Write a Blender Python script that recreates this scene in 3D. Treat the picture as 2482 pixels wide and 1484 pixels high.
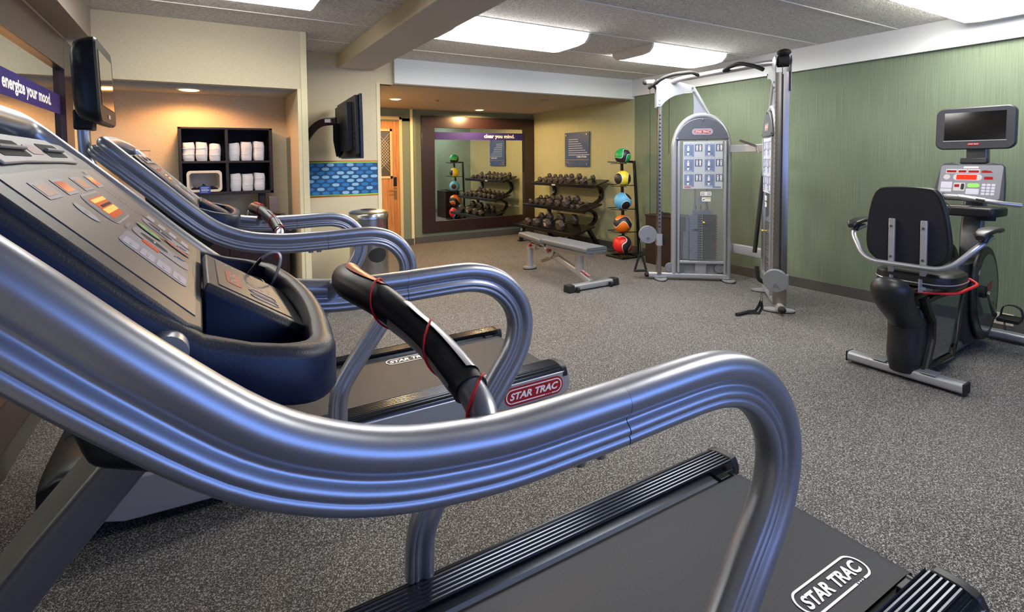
import bpy, bmesh, math, random
from mathutils import Vector, Matrix, Quaternion
random.seed(7)
PI = math.pi
for o in list(bpy.data.objects): bpy.data.objects.remove(o)
S = bpy.context.scene
COL = S.collection

# ------------------------------------------------------------------ camera
F, CX, CY, W_, H_ = 1220.88, 1158.87, 441.11, 2482.0, 1484.0
YAW, PITCH, ROLL, CAMH = 0.50702302, 0.04319893, -0.01136544, 1.5
def cam_rows():
    cy, sy, cp, sp = math.cos(YAW), math.sin(YAW), math.cos(PITCH), math.sin(PITCH)
    fwd = Vector((sy*cp, cy*cp, -sp)); right = Vector((cy, -sy, 0)); up = right.cross(fwd)
    c, s = math.cos(ROLL), math.sin(ROLL)
    return c*right + s*up, -s*right + c*up, fwd
R_, U_, F_ = cam_rows()
cd = bpy.data.cameras.new('camera'); cam = bpy.data.objects.new('camera', cd); COL.objects.link(cam)
m = Matrix.Identity(4)
for i in range(3):
    m[i][0] = R_[i]; m[i][1] = U_[i]; m[i][2] = -F_[i]
m[2][3] = CAMH
cam.matrix_world = m
cd.sensor_fit = 'HORIZONTAL'; cd.sensor_width = 36; cd.lens = 36*F/W_
cd.shift_x = (W_/2-CX)/W_; cd.shift_y = (CY-H_/2)/W_
cd.clip_start = 0.02; cd.clip_end = 60
S.camera = cam

# ------------------------------------------------------------------ view + world + lights
S.view_settings.view_transform = 'Standard'; S.view_settings.look = 'None'
S.view_settings.gamma = 1; S.view_settings.exposure = 0.0
try: S.view_settings.use_curve_mapping = False
except Exception: pass
w = bpy.data.worlds.new('daylight'); S.world = w; w.use_nodes = True
w.node_tree.nodes['Background'].inputs[0].default_value = (0.22, 0.40, 1.0, 1)
w.node_tree.nodes['Background'].inputs[1].default_value = 4.2

def area(name, loc, sx, sy, power, col, rot=(0, 0, 0), portal=False, spread=None):
    l = bpy.data.lights.new(name, 'AREA'); l.shape = 'RECTANGLE'; l.size = sx; l.size_y = sy
    l.energy = power; l.color = col
    if spread: l.spread = spread
    if portal: l.cycles.is_portal = True
    o = bpy.data.objects.new(name, l); o.location = loc; o.rotation_euler = rot; COL.objects.link(o)
    return o
def spot(name, loc, power, col, angle=2.2, blend=0.8, size=0.04, rot=(0, 0, 0)):
    l = bpy.data.lights.new(name, 'SPOT'); l.energy = power; l.color = col
    l.spot_size = angle; l.spot_blend = blend; l.shadow_soft_size = size
    o = bpy.data.objects.new(name, l); o.location = loc; o.rotation_euler = rot; COL.objects.link(o)
    return o
COOL = (1.0, 0.985, 0.965); WARM = (1.0, 0.64, 0.29); PEACH = (1.0, 0.46, 0.19)
# ceiling fixtures: (x0, x1, y0, y1, power)
FIX = [(1.92, 3.37, 3.78, 4.40, 44), (4.24, 5.50, 3.80, 4.40, 38), (4.42, 5.84, 1.24, 1.86, 20), (-0.42, 0.80, 3.42, 4.02, 5),
       (2.10, 3.34, 0.30, 0.92, 14)]
for i, (x0, x1, y0, y1, p) in enumerate(FIX):
    area('tube_light', ((x0+x1)/2, (y0+y1)/2, 2.612), x1-x0-.04, y1-y0-.04, p, COOL)
DOWN = [(2.57, 7.1, 2.4, 150), (4.50, 8.02, 2.4, 125), (3.6, 6.6, 2.4, 40)]
for x, y, z, p in DOWN[:2]:
    spot('downlight_lamp', (x, y, z-.03), p, WARM, 3.05, .15, .05)
spot('niche_lamp', (-0.05, 5.36, 2.16), 48, PEACH, 2.9, .35, .06)
area('window_portal', (3.0, -2.62, 1.55), 4.6, 1.5, 1, (1, 1, 1), (PI/2, 0, 0), portal=True)

# ------------------------------------------------------------------ helpers
def hx(h):
    h = h.lstrip('#'); c = [int(h[i:i+2], 16)/255 for i in (0, 2, 4)]
    return tuple(x/12.92 if x <= .04045 else ((x+.055)/1.055)**2.4 for x in c) + (1,)
MATS = {}
def mat(name, col, rough=.5, metal=0., spec=.5, **k):
    if name in MATS: return MATS[name]
    m = bpy.data.materials.new(name); m.use_nodes = True; MATS[name] = m
    nt = m.node_tree; b = nt.nodes['Principled BSDF']
    c = hx(col) if isinstance(col, str) else tuple(col)+(1,)
    b.inputs['Base Color'].default_value = c; b.inputs['Roughness'].default_value = rough
    b.inputs['Metallic'].default_value = metal; b.inputs['Specular IOR Level'].default_value = spec
    if 'emit' in k:
        b.inputs['Emission Color'].default_value = hx(k.get('ecol', col)); b.inputs['Emission Strength'].default_value = k['emit']
    if 'trans' in k: b.inputs['Transmission Weight'].default_value = k['trans']; b.inputs['IOR'].default_value = k.get('ior', 1.45)
    if 'alpha' in k: b.inputs['Alpha'].default_value = k['alpha']
    if 'coat' in k: b.inputs['Coat Weight'].default_value = k['coat']; b.inputs['Coat Roughness'].default_value = k.get('coatr', .1)
    if 'noise' in k:      # (scale vec, colour2, lo, hi, detail)
        sc, c2, lo, hi, det = k['noise']
        tc = nt.nodes.new('ShaderNodeTexCoord'); mp = nt.nodes.new('ShaderNodeMapping'); n = nt.nodes.new('ShaderNodeTexNoise')
        r = nt.nodes.new('ShaderNodeValToRGB'); mp.inputs['Scale'].default_value = sc
        n.inputs['Scale'].default_value = 1; n.inputs['Detail'].default_value = det
        nt.links.new(tc.outputs['Object'], mp.inputs['Vector']); nt.links.new(mp.outputs[0], n.inputs['Vector'])
        nt.links.new(n.outputs['Fac'], r.inputs[0]); nt.links.new(r.outputs[0], b.inputs['Base Color'])
        r.color_ramp.elements[0].position = lo; r.color_ramp.elements[1].position = hi
        r.color_ramp.elements[0].color = c; r.color_ramp.elements[1].color = hx(c2)
    if 'bump' in k:       # (scale, strength, distance)
        sc, st, di = k['bump']
        n = nt.nodes.new('ShaderNodeTexNoise'); bu = nt.nodes.new('ShaderNodeBump'); tc = nt.nodes.new('ShaderNodeTexCoord')
        if isinstance(sc, tuple):
            mp = nt.nodes.new('ShaderNodeMapping'); mp.inputs['Scale'].default_value = sc; nt.links.new(tc.outputs['Object'], mp.inputs['Vector'])
            nt.links.new(mp.outputs[0], n.inputs['Vector']); n.inputs['Scale'].default_value = 1
        else:
            nt.links.new(tc.outputs['Object'], n.inputs['Vector']); n.inputs['Scale'].default_value = sc
        n.inputs['Detail'].default_value = 3
        bu.inputs['Strength'].default_value = st; bu.inputs['Distance'].default_value = di
        nt.links.new(n.outputs['Fac'], bu.inputs['Height']); nt.links.new(bu.outputs[0], b.inputs['Normal'])
    return m

def catmull(pts, n=6, closed=False):
    P = [Vector(p) for p in pts]; out = []
    N = len(P); rng = range(N if closed else N-1)
    for i in rng:
        if closed: a, b, c, d = P[(i-1) % N], P[i], P[(i+1) % N], P[(i+2) % N]
        else:
            b, c = P[i], P[i+1]; a = P[i-1] if i else b+(b-c); d = P[i+2] if i+2 < N else c+(c-b)
        for j in range(n):
            t = j/n
            out.append(.5*((2*b)+(c-a)*t+(2*a-5*b+4*c-d)*t*t+(3*b-a-3*c+d)*t**3))
    if not closed: out.append(P[-1].copy())
    return out
def fillet(pts, r, n=6):
    P = [Vector(p) for p in pts]; out = [P[0]]
    for i in range(1, len(P)-1):
        a, b, c = P[i-1], P[i], P[i+1]; u = (a-b); v = (c-b)
        rr = min(r, u.length*.49, v.length*.49); p, q = b+u.normalized()*rr, b+v.normalized()*rr
        for j in range(n+1):
            t = j/n; out.append((1-t)**2*p+2*t*(1-t)*b+t*t*q)
    out.append(P[-1]); return out
_txt = {}
def text_geo(s, bold=.0, shear=0.):
    k = (s, bold, shear)
    if k in _txt: return _txt[k]
    c = bpy.data.curves.new('t', 'FONT'); c.body = s; c.size = 1; c.offset = bold; c.shear = shear; c.resolution_u = 3
    o = bpy.data.objects.new('t', c); COL.objects.link(o)
    dg = bpy.context.evaluated_depsgraph_get(); me = bpy.data.meshes.new_from_object(o.evaluated_get(dg))
    vs = [v.co.copy() for v in me.vertices]; fs = [tuple(p.vertices) for p in me.polygons]
    bpy.data.objects.remove(o); bpy.data.curves.remove(c); bpy.data.meshes.remove(me)
    x0 = min(v.x for v in vs); x1 = max(v.x for v in vs); y0 = min(v.y for v in vs); y1 = max(v.y for v in vs)
    vs = [((v.x-x0)/(x1-x0)-.5, (v.y-y0)/(y1-y0)-.5) for v in vs]
    _txt[k] = (vs, fs, (x1-x0)/(y1-y0)); return _txt[k]

class MB:
    def __init__(s, off=(0, 0, 0)):
        s.v = []; s.f = []; s.mi = []; s.m = 0; s.off = Vector(off)
    def add(s, vs, fs):
        b = len(s.v); s.v += [Vector(v)-s.off for v in vs]
        for f in fs: s.f.append(tuple(b+i for i in f)); s.mi.append(s.m)
        return s
    def box(s, a, b):
        x0, x1 = sorted((a[0], b[0])); y0, y1 = sorted((a[1], b[1])); z0, z1 = sorted((a[2], b[2]))
        return s.add([(x0,y0,z0),(x1,y0,z0),(x1,y1,z0),(x0,y1,z0),(x0,y0,z1),(x1,y0,z1),(x1,y1,z1),(x0,y1,z1)],
                     [(3,2,1,0),(4,5,6,7),(0,1,5,4),(1,2,6,5),(2,3,7,6),(3,0,4,7)])
    def obox(s, c, u, v, n, a, b, d):   # centre, unit axes, full sizes
        c, u, v, n = Vector(c), Vector(u).normalized(), Vector(v).normalized(), Vector(n).normalized()
        vs = [c+u*(a/2*i)+v*(b/2*j)+n*(d/2*k) for k in (-1, 1) for i, j in ((-1,-1),(1,-1),(1,1),(-1,1))]
        return s.add(vs, [(3,2,1,0),(4,5,6,7),(0,1,5,4),(1,2,6,5),(2,3,7,6),(3,0,4,7)])
    def beam(s, p, q, w_, h, up=(0, 0, 1)):
        p, q = Vector(p), Vector(q); t = (q-p).normalized(); sd = t.cross(Vector(up)).normalized(); n = sd.cross(t)
        return s.obox((p+q)/2, t, sd, n, (q-p).length, w_, h)
    def cyl(s, p, q, r, n=20, r2=None, cap=True):
        p, q = Vector(p), Vector(q); t = (q-p).normalized()
        a = t.orthogonal().normalized(); b = t.cross(a); r2 = r if r2 is None else r2
        vs = [p+(a*math.cos(i*2*PI/n)+b*math.sin(i*2*PI/n))*r for i in range(n)]+[q+(a*math.cos(i*2*PI/n)+b*math.sin(i*2*PI/n))*r2 for i in range(n)]
        fs = [(i, (i+1) % n, n+(i+1) % n, n+i) for i in range(n)]
        if cap: fs += [tuple(range(n-1, -1, -1)), tuple(range(n, 2*n))]
        return s.add(vs, fs)
    def sweep(s, path, prof, closed=False, up=None, cap=True, scale=None):
        P = [Vector(p) for p in path]; N = len(P); k = len(prof)
        def tan(i):
            if closed: return (P[(i+1) % N]-P[i-1]).normalized()
            return (P[min(i+1, N-1)]-P[max(i-1, 0)]).normalized()
        t = tan(0); sd = Vector(up) if up else t.orthogonal(); sd = (sd-t*sd.dot(t)).normalized()
        vs = []
        for i in range(N):
            t2 = tan(i); q = t.rotation_difference(t2); sd = q @ sd; sd = (sd-t2*sd.dot(t2)).normalized(); t = t2
            n = t.cross(sd); sc = scale[i] if scale else 1
            vs += [P[i]+(sd*a+n*b)*sc for a, b in prof]
        fs = []
        for i in range(N if closed else N-1):
            j = (i+1) % N
            for a in range(k):
                b = (a+1) % k; fs.append((i*k+a, i*k+b, j*k+b, j*k+a))
        if cap and not closed: fs += [tuple(range(k-1, -1, -1)), tuple((N-1)*k+a for a in range(k))]
        return s.add(vs, fs)
    def tube(s, path, r, n=12, closed=False, scale=None):
        return s.sweep(path, [(r*math.cos(i*2*PI/n), r*math.sin(i*2*PI/n)) for i in range(n)], closed, None, True, scale)
    def prism(s, poly, o, u, v, n, d):   # polygon in (u,v) at origin o, extruded d along n
        o, u, v, n = Vector(o), Vector(u), Vector(v), Vector(n); k = len(poly)
        a = [o+u*p[0]+v*p[1] for p in poly]; b = [x+n*d for x in a]
        if d == 0: return s.add(a, [tuple(range(k))])
        return s.add(a+b, [tuple(range(k-1, -1, -1)), tuple(range(k, 2*k))]+[(i, (i+1) % k, k+(i+1) % k, k+i) for i in range(k)])
    def lathe(s, prof, o, axis=(0, 0, 1), n=28):
        o, ax = Vector(o), Vector(axis).normalized(); a = ax.orthogonal().normalized(); b = ax.cross(a); vs = []; fs = []
        for r, h in prof:
            for i in range(n): vs.append(o+ax*h+(a*math.cos(i*2*PI/n)+b*math.sin(i*2*PI/n))*max(r, 1e-4))
        for j in range(len(prof)-1):
            for i in range(n): fs.append((j*n+i, j*n+(i+1) % n, (j+1)*n+(i+1) % n, (j+1)*n+i))
        fs += [tuple(range(n-1, -1, -1)), tuple((len(prof)-1)*n+i for i in range(n))]
        return s.add(vs, fs)
    def ball(s, c, r, n=24, sc=(1, 1, 1)):
        c = Vector(c); m_ = n//2; vs = []; fs = []
        for j in range(m_+1):
            th = PI*j/m_
            for i in range(n):
                ph = 2*PI*i/n; vs.append(c+Vector((r*sc[0]*math.sin(th)*math.cos(ph), r*sc[1]*math.sin(th)*math.sin(ph), r*sc[2]*math.cos(th))))
        for j in range(m_):
            for i in range(n): fs.append((j*n+i, (j+1)*n+i, (j+1)*n+(i+1) % n, j*n+(i+1) % n))
        return s.add(vs, fs)
    def text(s, string, o, u, v, w_, h, bold=.02, shear=0.):
        vs, fs, _ = text_geo(string, bold, shear); o, u, v = Vector(o), Vector(u), Vector(v)
        return s.add([o+u*(x*w_)+v*(y*h) for x, y in vs], fs)
    def grid(s, rows, closed_u=False):
        k = len(rows[0]); vs = [p for r in rows for p in r]; fs = []
        for j in range(len(rows)-1):
            for i in range(k if closed_u else k-1): fs.append((j*k+i, j*k+(i+1) % k, (j+1)*k+(i+1) % k, (j+1)*k+i))
        return s.add(vs, fs)
    def build(s, name, mats, parent=None, bevel=0., ang=38, label=None, seg=2, recalc=True, subd=0):
        me = bpy.data.meshes.new(name); bm = bmesh.new()
        bv = [bm.verts.new(v) for v in s.v]
        for f, mi in zip(s.f, s.mi):
            try: q = bm.faces.new([bv[i] for i in f]); q.material_index = mi
            except ValueError: pass
        bmesh.ops.remove_doubles(bm, verts=bm.verts, dist=1e-5)
        if recalc: bmesh.ops.recalc_face_normals(bm, faces=bm.faces)
        for f in bm.faces: f.smooth = True
        lim = math.radians(ang)
        for e in bm.edges:
            if len(e.link_faces) == 2: e.smooth = e.calc_face_angle(0) < lim
        bm.to_mesh(me); bm.free()
        for q in (mats if isinstance(mats, (list, tuple)) else [mats]): me.materials.append(q)
        o = bpy.data.objects.new(name, me); COL.objects.link(o)
        if parent: o.parent = parent
        else: o.location = s.off
        if bevel:
            b = o.modifiers.new('b', 'BEVEL'); b.width = bevel; b.segments = seg; b.limit_method = 'ANGLE'; b.angle_limit = math.radians(35)
        if subd:
            b = o.modifiers.new('s', 'SUBSURF'); b.levels = subd; b.render_levels = subd
        if label: o['label'] = label
        return o
def tag(o, label, cat, group=None, kind=None):
    o['label'] = label; o['category'] = cat
    if group: o['group'] = group
    if kind: o['kind'] = kind
    return o
def thing(name, label, cat, loc=(0, 0, 0), rz=0, group=None):
    o = bpy.data.objects.new(name, None); COL.objects.link(o); o.location = loc; o.rotation_euler = (0, 0, rz); o.empty_display_size = .1
    return tag(o, label, cat, group)
def struct(name, mb, mats, **k):
    o = mb.build(name, mats, **k); o['kind'] = 'structure'; return o
def copy_tree(o, parent=None):
    c = o.copy(); COL.objects.link(c)
    if parent: c.parent = parent
    for ch in [x for x in list(bpy.data.objects) if x.parent == o]: copy_tree(ch, c)
    return c
def rrect(w_, h, r, n=5):
    out = []
    for cx, cy, a0 in ((w_/2-r, h/2-r, 0), (-w_/2+r, h/2-r, PI/2), (-w_/2+r, -h/2+r, PI), (w_/2-r, -h/2+r, 1.5*PI)):
        for i in range(n+1):
            a = a0+i*PI/2/n; out.append((cx+r*math.cos(a), cy+r*math.sin(a)))
    return out
def circ(r, n=20, cx=0, cy=0, ry=None): return [(cx+r*math.cos(i*2*PI/n), cy+(ry or r)*math.sin(i*2*PI/n)) for i in range(n)]

# ------------------------------------------------------------------ materials
M_cream = mat('cream_wallpaper', '#c9bb9b', .85, noise=((90, 90, 260), '#d6c9ab', .35, .65, 4), bump=((200, 200, 500), .15, .001))
M_cream2 = mat('cream_corner_trim', '#e0d3ab', .7)
M_green = mat('green_wallpaper', '#65705c', .85, spec=.25, noise=((70, 140, 2.2), '#76826c', .3, .7, 4))
M_olive = mat('alcove_wallpaper', '#9a9c7c', .85, spec=.25, noise=((70, 140, 2.2), '#a9ab8a', .3, .7, 4))
M_dgreen = mat('grey_green_paint', '#717b68', .8)
M_white = mat('white_paint', '#dcdedd', .7)
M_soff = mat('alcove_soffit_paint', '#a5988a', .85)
M_ceil = mat('textured_ceiling', '#b9b5b1', .95, noise=((70, 70, 70), '#eae7e4', .35, .66, 5), bump=(75, .8, .010))
M_seam = mat('ceiling_batten', '#dedad5', .7)
M_beam = mat('beam_paint', '#c2bab0', .85)
M_base = mat('grey_baseboard', '#4d4b48', .6)
M_dark = mat('dark_frame', '#2b1a1b', .32, coat=.3)
M_black = mat('black_plastic', '#17181c', .42, bump=(600, .12, .0006))
M_blacks = mat('black_satin_metal', '#0f0f11', .28)
M_rubber = mat('black_rubber', '#131313', .75)
M_navy = mat('navy_plastic', '#0e1d3e', .42, bump=(700, .15, .0006))
M_navyrim = mat('charcoal_plastic', '#34353c', .42, bump=(420, .35, .0012))
M_silver = mat('silver_paint', '#b0b2ba', .36, .8, coat=.12, coatr=.2)
M_silver2 = mat('light_silver_paint', '#b4b6bb', .36, .6)
M_chrome = mat('chrome', '#b8b5b2', .2, 1.)
M_steel = mat('brushed_steel', '#b0aba4', .28, 1., bump=((2, 2, 260), .25, .001))
M_steelv = mat('brushed_steel_vertical', '#b9b5ae', .24, 1.)
M_contact = mat('steel_contact', '#c9c7cc', .3, .85)
M_red = mat('red_plastic', '#c21d22', .35)
M_redcord = mat('red_cord', '#d8121c', .5)
M_brand = mat('brand_red', '#a50f20', .4)
M_wt = mat('white_print', '#f2eff0', .5)
M_gray = mat('gray_plate', '#8d9096', .4, .4)
M_belt = mat('treadmill_belt', '#1b1c23', .55, noise=((500, 500, 1), '#282a33', .4, .6, 1))
M_rail = mat('ribbed_rail_metal', '#3a3d42', .22, .9)
M_overlay = mat('console_overlay', '#7a6e66', .42)
M_overlay2 = mat('console_overlay_brown', '#6d5d52', .45)
M_print = mat('console_print_grey', '#b3adaf', .5)
M_pad = mat('console_button_grey', '#95929b', .5)
M_padl = mat('console_button_light', '#b9b6c4', .5)
M_lcd = mat('red_led_window', '#c2461a', .2, emit=.35, ecol='#d8400c')
M_lcdd = mat('red_led_window_dim', '#b5755a', .3)
M_lcdh = mat('amber_glow', '#ffb45a', .3, emit=1.1, ecol='#ff9838')
M_ledred = mat('led_red', '#ff2008', .3, emit=1.4, ecol='#ff1a06')
M_leddark = mat('led_dark_red', '#7a0610', .3, emit=.25, ecol='#c00010')
M_greenb = mat('green_button', '#86c75f', .45)
M_redb = mat('red_button', '#cc4b45', .45)
M_glassk = mat('dark_screen', '#06070a', .08, coat=.5)
M_tile = mat('hex_blue', '#0e4673', .5)
M_hexA = mat('hex_mid_blue', '#1f74b8', .5)
M_hexB = mat('hex_pale_blue', '#86b6dd', .5)
M_lime = mat('lime_line', '#92c24a', .6)
M_coral = mat('coral_line', '#d9543f', .6)
M_purple = mat('purple_band', '#332a68', .7, spec=.2)
M_poster = mat('poster_navy', '#34496e', .3, coat=.3)
M_mirror = mat('mirror_glass', '#e9efec', .015, 1.)
M_towel = mat('white_towel', '#e6e4e6', .95, bump=(350, .6, .003))
M_shelf = mat('dark_shelf_wood', '#1d1820', .6)
M_counter = mat('dark_counter', '#191518', .25)
M_upholk = mat('black_mesh_fabric', '#0d0f1c', .85, bump=(500, .2, .001))
M_vinyl = mat('grey_vinyl', '#5e6268', .5)
M_vinylk = mat('black_vinyl', '#1a1a1c', .38)
M_glow = mat('light_diffuser', '#ffffff', .4, emit=13, ecol='#fffdf6')
M_glow2 = mat('fixture_end_white', '#d7d4d0', .5)
M_bulb = mat('warm_bulb', '#ffd9a0', .4, emit=18., ecol='#ffb860')
M_plate = mat('weight_plate', '#5d6478', .5)
M_platek = mat('weight_plate_dark', '#14151a', .45)
M_clear = mat('clear_guard', '#dfe4ea', .06, 0, .5, alpha=.07)
M_basket = mat('cream_basket', '#dcd4c6', .9)
M_hexdb = mat('rubber_dumbbell', '#453f3f', .45)

def wood_mat():
    m = mat('oak_veneer', '#b87a3c', .45); nt = m.node_tree; b = nt.nodes['Principled BSDF']
    tc = nt.nodes.new('ShaderNodeTexCoord'); mp = nt.nodes.new('ShaderNodeMapping'); n = nt.nodes.new('ShaderNodeTexNoise'); r = nt.nodes.new('ShaderNodeValToRGB')
    mp.inputs['Scale'].default_value = (34, 34, 1.6); n.inputs['Scale'].default_value = 1; n.inputs['Detail'].default_value = 6; n.inputs['Distortion'].default_value = .8
    nt.links.new(tc.outputs['Object'], mp.inputs[0]); nt.links.new(mp.outputs[0], n.inputs[0]); nt.links.new(n.outputs[0], r.inputs[0]); nt.links.new(r.outputs[0], b.inputs[0])
    r.color_ramp.elements[0].position = .35; r.color_ramp.elements[1].position = .65
    r.color_ramp.elements[0].color = hx('#a5662c'); r.color_ramp.elements[1].color = hx('#c98c4c'); return m
M_wood = wood_mat()
def floor_mat():
    m = mat('speckled_rubber_floor', '#55524f', .72, spec=.35); nt = m.node_tree; b = nt.nodes['Principled BSDF']; L = nt.links.new
    tc = nt.nodes.new('ShaderNodeTexCoord')
    def noise(sc, det, dist=0):
        n = nt.nodes.new('ShaderNodeTexNoise'); n.inputs['Scale'].default_value = sc; n.inputs['Detail'].default_value = det; n.inputs['Distortion'].default_value = dist
        L(tc.outputs['Object'], n.inputs['Vector']); return n
    def ramp(n, p0, c0, p1, c1):
        r = nt.nodes.new('ShaderNodeValToRGB'); e = r.color_ramp.elements; e[0].position = p0; e[1].position = p1; e[0].color = hx(c0); e[1].color = hx(c1); L(n.outputs[0], r.inputs[0]); return r
    base = ramp(noise(300, 2), .4, '#2a2929', .6, '#464442')
    big = ramp(noise(.9, 2), .42, '#cfcac6', .60, '#ffffff')
    fl = ramp(noise(185, 1.5, 1.4), .55, '#000000', .59, '#ffffff')
    m1 = nt.nodes.new('ShaderNodeMix'); m1.data_type = 'RGBA'; m1.blend_type = 'MULTIPLY'; m1.inputs[0].default_value = 1
    L(base.outputs[0], m1.inputs[6]); L(big.outputs[0], m1.inputs[7])
    m2 = nt.nodes.new('ShaderNodeMix'); m2.data_type = 'RGBA'; L(fl.outputs[0], m2.inputs[0]); L(m1.outputs[2], m2.inputs[6]); m2.inputs[7].default_value = hx('#a9a6a3')
    L(m2.outputs[2], b.inputs['Base Color']); return m
M_floor = floor_mat()
def ball_mat(name, col, mode, rot):
    m = mat(name, col, .45); nt = m.node_tree; b = nt.nodes['Principled BSDF']; L = nt.links.new
    tc = nt.nodes.new('ShaderNodeTexCoord'); mp = nt.nodes.new('ShaderNodeMapping'); mp.vector_type = 'POINT'; mp.inputs['Rotation'].default_value = rot
    L(tc.outputs['Object'], mp.inputs[0])
    nm = nt.nodes.new('ShaderNodeVectorMath'); nm.operation = 'NORMALIZE'; L(mp.outputs[0], nm.inputs[0])
    def mth(op, a, b_=None, v=None):
        n = nt.nodes.new('ShaderNodeMath'); n.operation = op
        if hasattr(a, 'links'): L(a, n.inputs[0])
        else: n.inputs[0].default_value = a
        if b_ is not None:
            if hasattr(b_, 'links'): L(b_, n.inputs[1])
            else: n.inputs[1].default_value = b_
        return n.outputs[0]
    if mode == 'wave':
        sp = nt.nodes.new('ShaderNodeSeparateXYZ'); L(nm.outputs[0], sp.inputs[0])
        s_ = mth('MULTIPLY', mth('SINE', mth('MULTIPLY', sp.outputs[0], 3.6)), .33)
        d = mth('ABSOLUTE', mth('SUBTRACT', sp.outputs[2], s_)); lo, hi = .34, .40
    else:
        pts = [(.55, -.6, -.58), (-.7, -.55, -.45), (-.05, -.75, .66), (0, 1, 0)] if mode == 'tri' else [(-.95, -.3, 0), (.85, -.5, -.1)]
        d = None
        for p in pts:
            v = nt.nodes.new('ShaderNodeVectorMath'); v.operation = 'DISTANCE'; L(nm.outputs[0], v.inputs[0]); v.inputs[1].default_value = Vector(p).normalized()
            d = v.outputs['Value'] if d is None else mth('MINIMUM', d, v.outputs['Value'])
        lo, hi = (.52, .57) if mode == 'tri' else (.74, .79)
    r = nt.nodes.new('ShaderNodeValToRGB'); r.color_ramp.interpolation = 'CONSTANT'; e = r.color_ramp.elements
    e[0].position = 0; e[0].color = hx('#22232a'); e[1].position = lo; e[1].color = hx('#e8e4dc'); q = e.new(hi); q.color = hx(col)
    L(d, r.inputs[0]); L(r.outputs[0], b.inputs['Base Color']); return m
#@@ROOM
XL, XG = -.868, 6.0
YB, YN, YT, YM, YD = -2.6, 4.97, 5.80, 8.47, 8.40
ZC, ZA = 2.72, 2.415
struct('floor', MB().box((-1.1, YB-.3, -.08), (6.2, 8.7, 0)), M_floor)
mb = MB().box((-1.1, YB-.2, ZC), (6.2, 6.0, ZC+.1)); mb.m = 1
for y in (5.22, 4.50, 3.77, 3.04, 2.33, 1.61, .89, .17, -.55, -1.27): mb.box((XL, y-.009, ZC-.006), (XG-.05, y+.009, ZC+.01))
struct('ceiling', mb, [M_ceil, M_seam])
struct('wall_right', MB().box((XG, YB-.2, 0), (XG+.15, 5.73, ZC+.1)), M_green)
struct('wall_right_alcove', MB().box((XG, 5.73, 0), (XG+.15, 8.7, ZC)), M_olive)
struct('wall_left', MB().box((XL-.15, YB-.2, 0), (XL, 6.1, ZC+.1)), M_cream)
# wall behind the camera with the big window that gives the blue daylight
mb = MB(); x0, x1, z0, z1 = .7, 5.3, .8, 2.3
mb.box((XL-.1, YB-.15, 0), (x0, YB, ZC)); mb.box((x1, YB-.15, 0), (XG+.1, YB, ZC)); mb.box((x0, YB-.15, 0), (x1, YB, z0)); mb.box((x0, YB-.15, z1), (x1, YB, ZC))
struct('wall_back', mb, M_cream)
mb = MB()
for a, b in (((x0, YB-.1, z0), (x1, YB-.04, z0+.05)), ((x0, YB-.1, z1-.05), (x1, YB-.04, z1)), ((x0, YB-.1, z0), (x0+.05, YB-.04, z1)), ((x1-.05, YB-.1, z0), (x1, YB-.04, z1)), ((2.22, YB-.1, z0), (2.27, YB-.04, z1)), ((3.75, YB-.1, z0), (3.8, YB-.04, z1))): mb.box(a, b)
struct('window_1', mb, M_white)
# niche wall (faces the camera) + niche box
mb = MB(); mb.box((XL, YN, 2.185), (.84, YN+.12, ZC+.05)); mb.box((.84, YN, 0), (.92, YT+.02, ZC+.05))
mb.box((XL-.1, 5.75, 0), (.84, 5.9, 2.185)); mb.box((XL, YN+.12, 2.185), (.84, 5.9, 2.3))
struct('wall_niche', mb, M_cream)
struct('trim_1', MB().box((.870, YN-.006, 0), (.924, YN+.02, ZC)), M_cream2)
struct('trim_2', MB().box((.836, YN-.003, 0), (.866, YN+.01, 2.185)), M_cream2)
# wall with the television, header and alcove side
mb = MB(); mb.box((.92, YT, 0), (1.90, YT+.15, ZC+.05)); mb.box((1.90, YT, 2.415), (2.07, YT+.10, ZC+.05)); mb.box((1.78, YT+.15, 0), (1.90, 8.5, ZC))
struct('wall_television', mb, M_cream)
struct('trim_3', MB().box((1.862, YT-.006, 0), (1.905, YT+.02, 2.43)), M_cream2)
struct('ceiling_alcove_header', MB().box((2.07, 5.74, 2.425), (XG, 5.84, ZC+.05)), M_white)
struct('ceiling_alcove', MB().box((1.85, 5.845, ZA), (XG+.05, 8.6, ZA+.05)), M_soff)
struct('wall_right_fascia', MB().box((5.955, YB, 2.465), (XG+.02, 5.74, ZC+.05)), M_white)
mb = MB().box((1.425, YB, 2.565), (1.835, YT, ZC+.05)); mb.m = 1; mb.box((1.42, YB, 2.567), (1.425, YT, ZC+.05)); mb.box((1.835, YB, 2.567), (1.84, YT, ZC+.05))
struct('ceiling_beam', mb, [M_beam, M_cream])
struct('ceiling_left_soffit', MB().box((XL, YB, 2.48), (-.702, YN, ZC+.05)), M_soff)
# mirror wall and door wall
struct('wall_mirror', MB().box((3.30, YM, 0), (XG+.1, YM+.15, ZC)), M_dgreen)
mb = MB(); mb.box((1.8, YD, 2.2), (3.34, YD+.2, ZC)); mb.box((3.11, YD, 0), (3.34, YD+.2, 2.25)); mb.box((1.8, YD, 0), (2.1, YD+.2, 2.25))
struct('wall_door', mb, M_dgreen)
struct('trim_4', MB().box((3.30, YD-.006, 0), (3.35, YM, ZA)), M_cream2)
B = lambda n, a, b: struct(n, MB().box(a, b), M_base, bevel=.004)
B('baseboard_right', (XG-.012, YB, 0), (XG, YM, .115)); B('baseboard_mirror', (3.35, YM-.012, 0), (XG, YM, .115))
B('baseboard_door', (3.14, YD-.012, 0), (3.34, YD, .115)); B('baseboard_left', (XL, YB, 0), (XL+.012, YN, .13)); B('baseboard_niche', (.84, YN-.012, 0), (.92, YN, .115))
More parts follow.
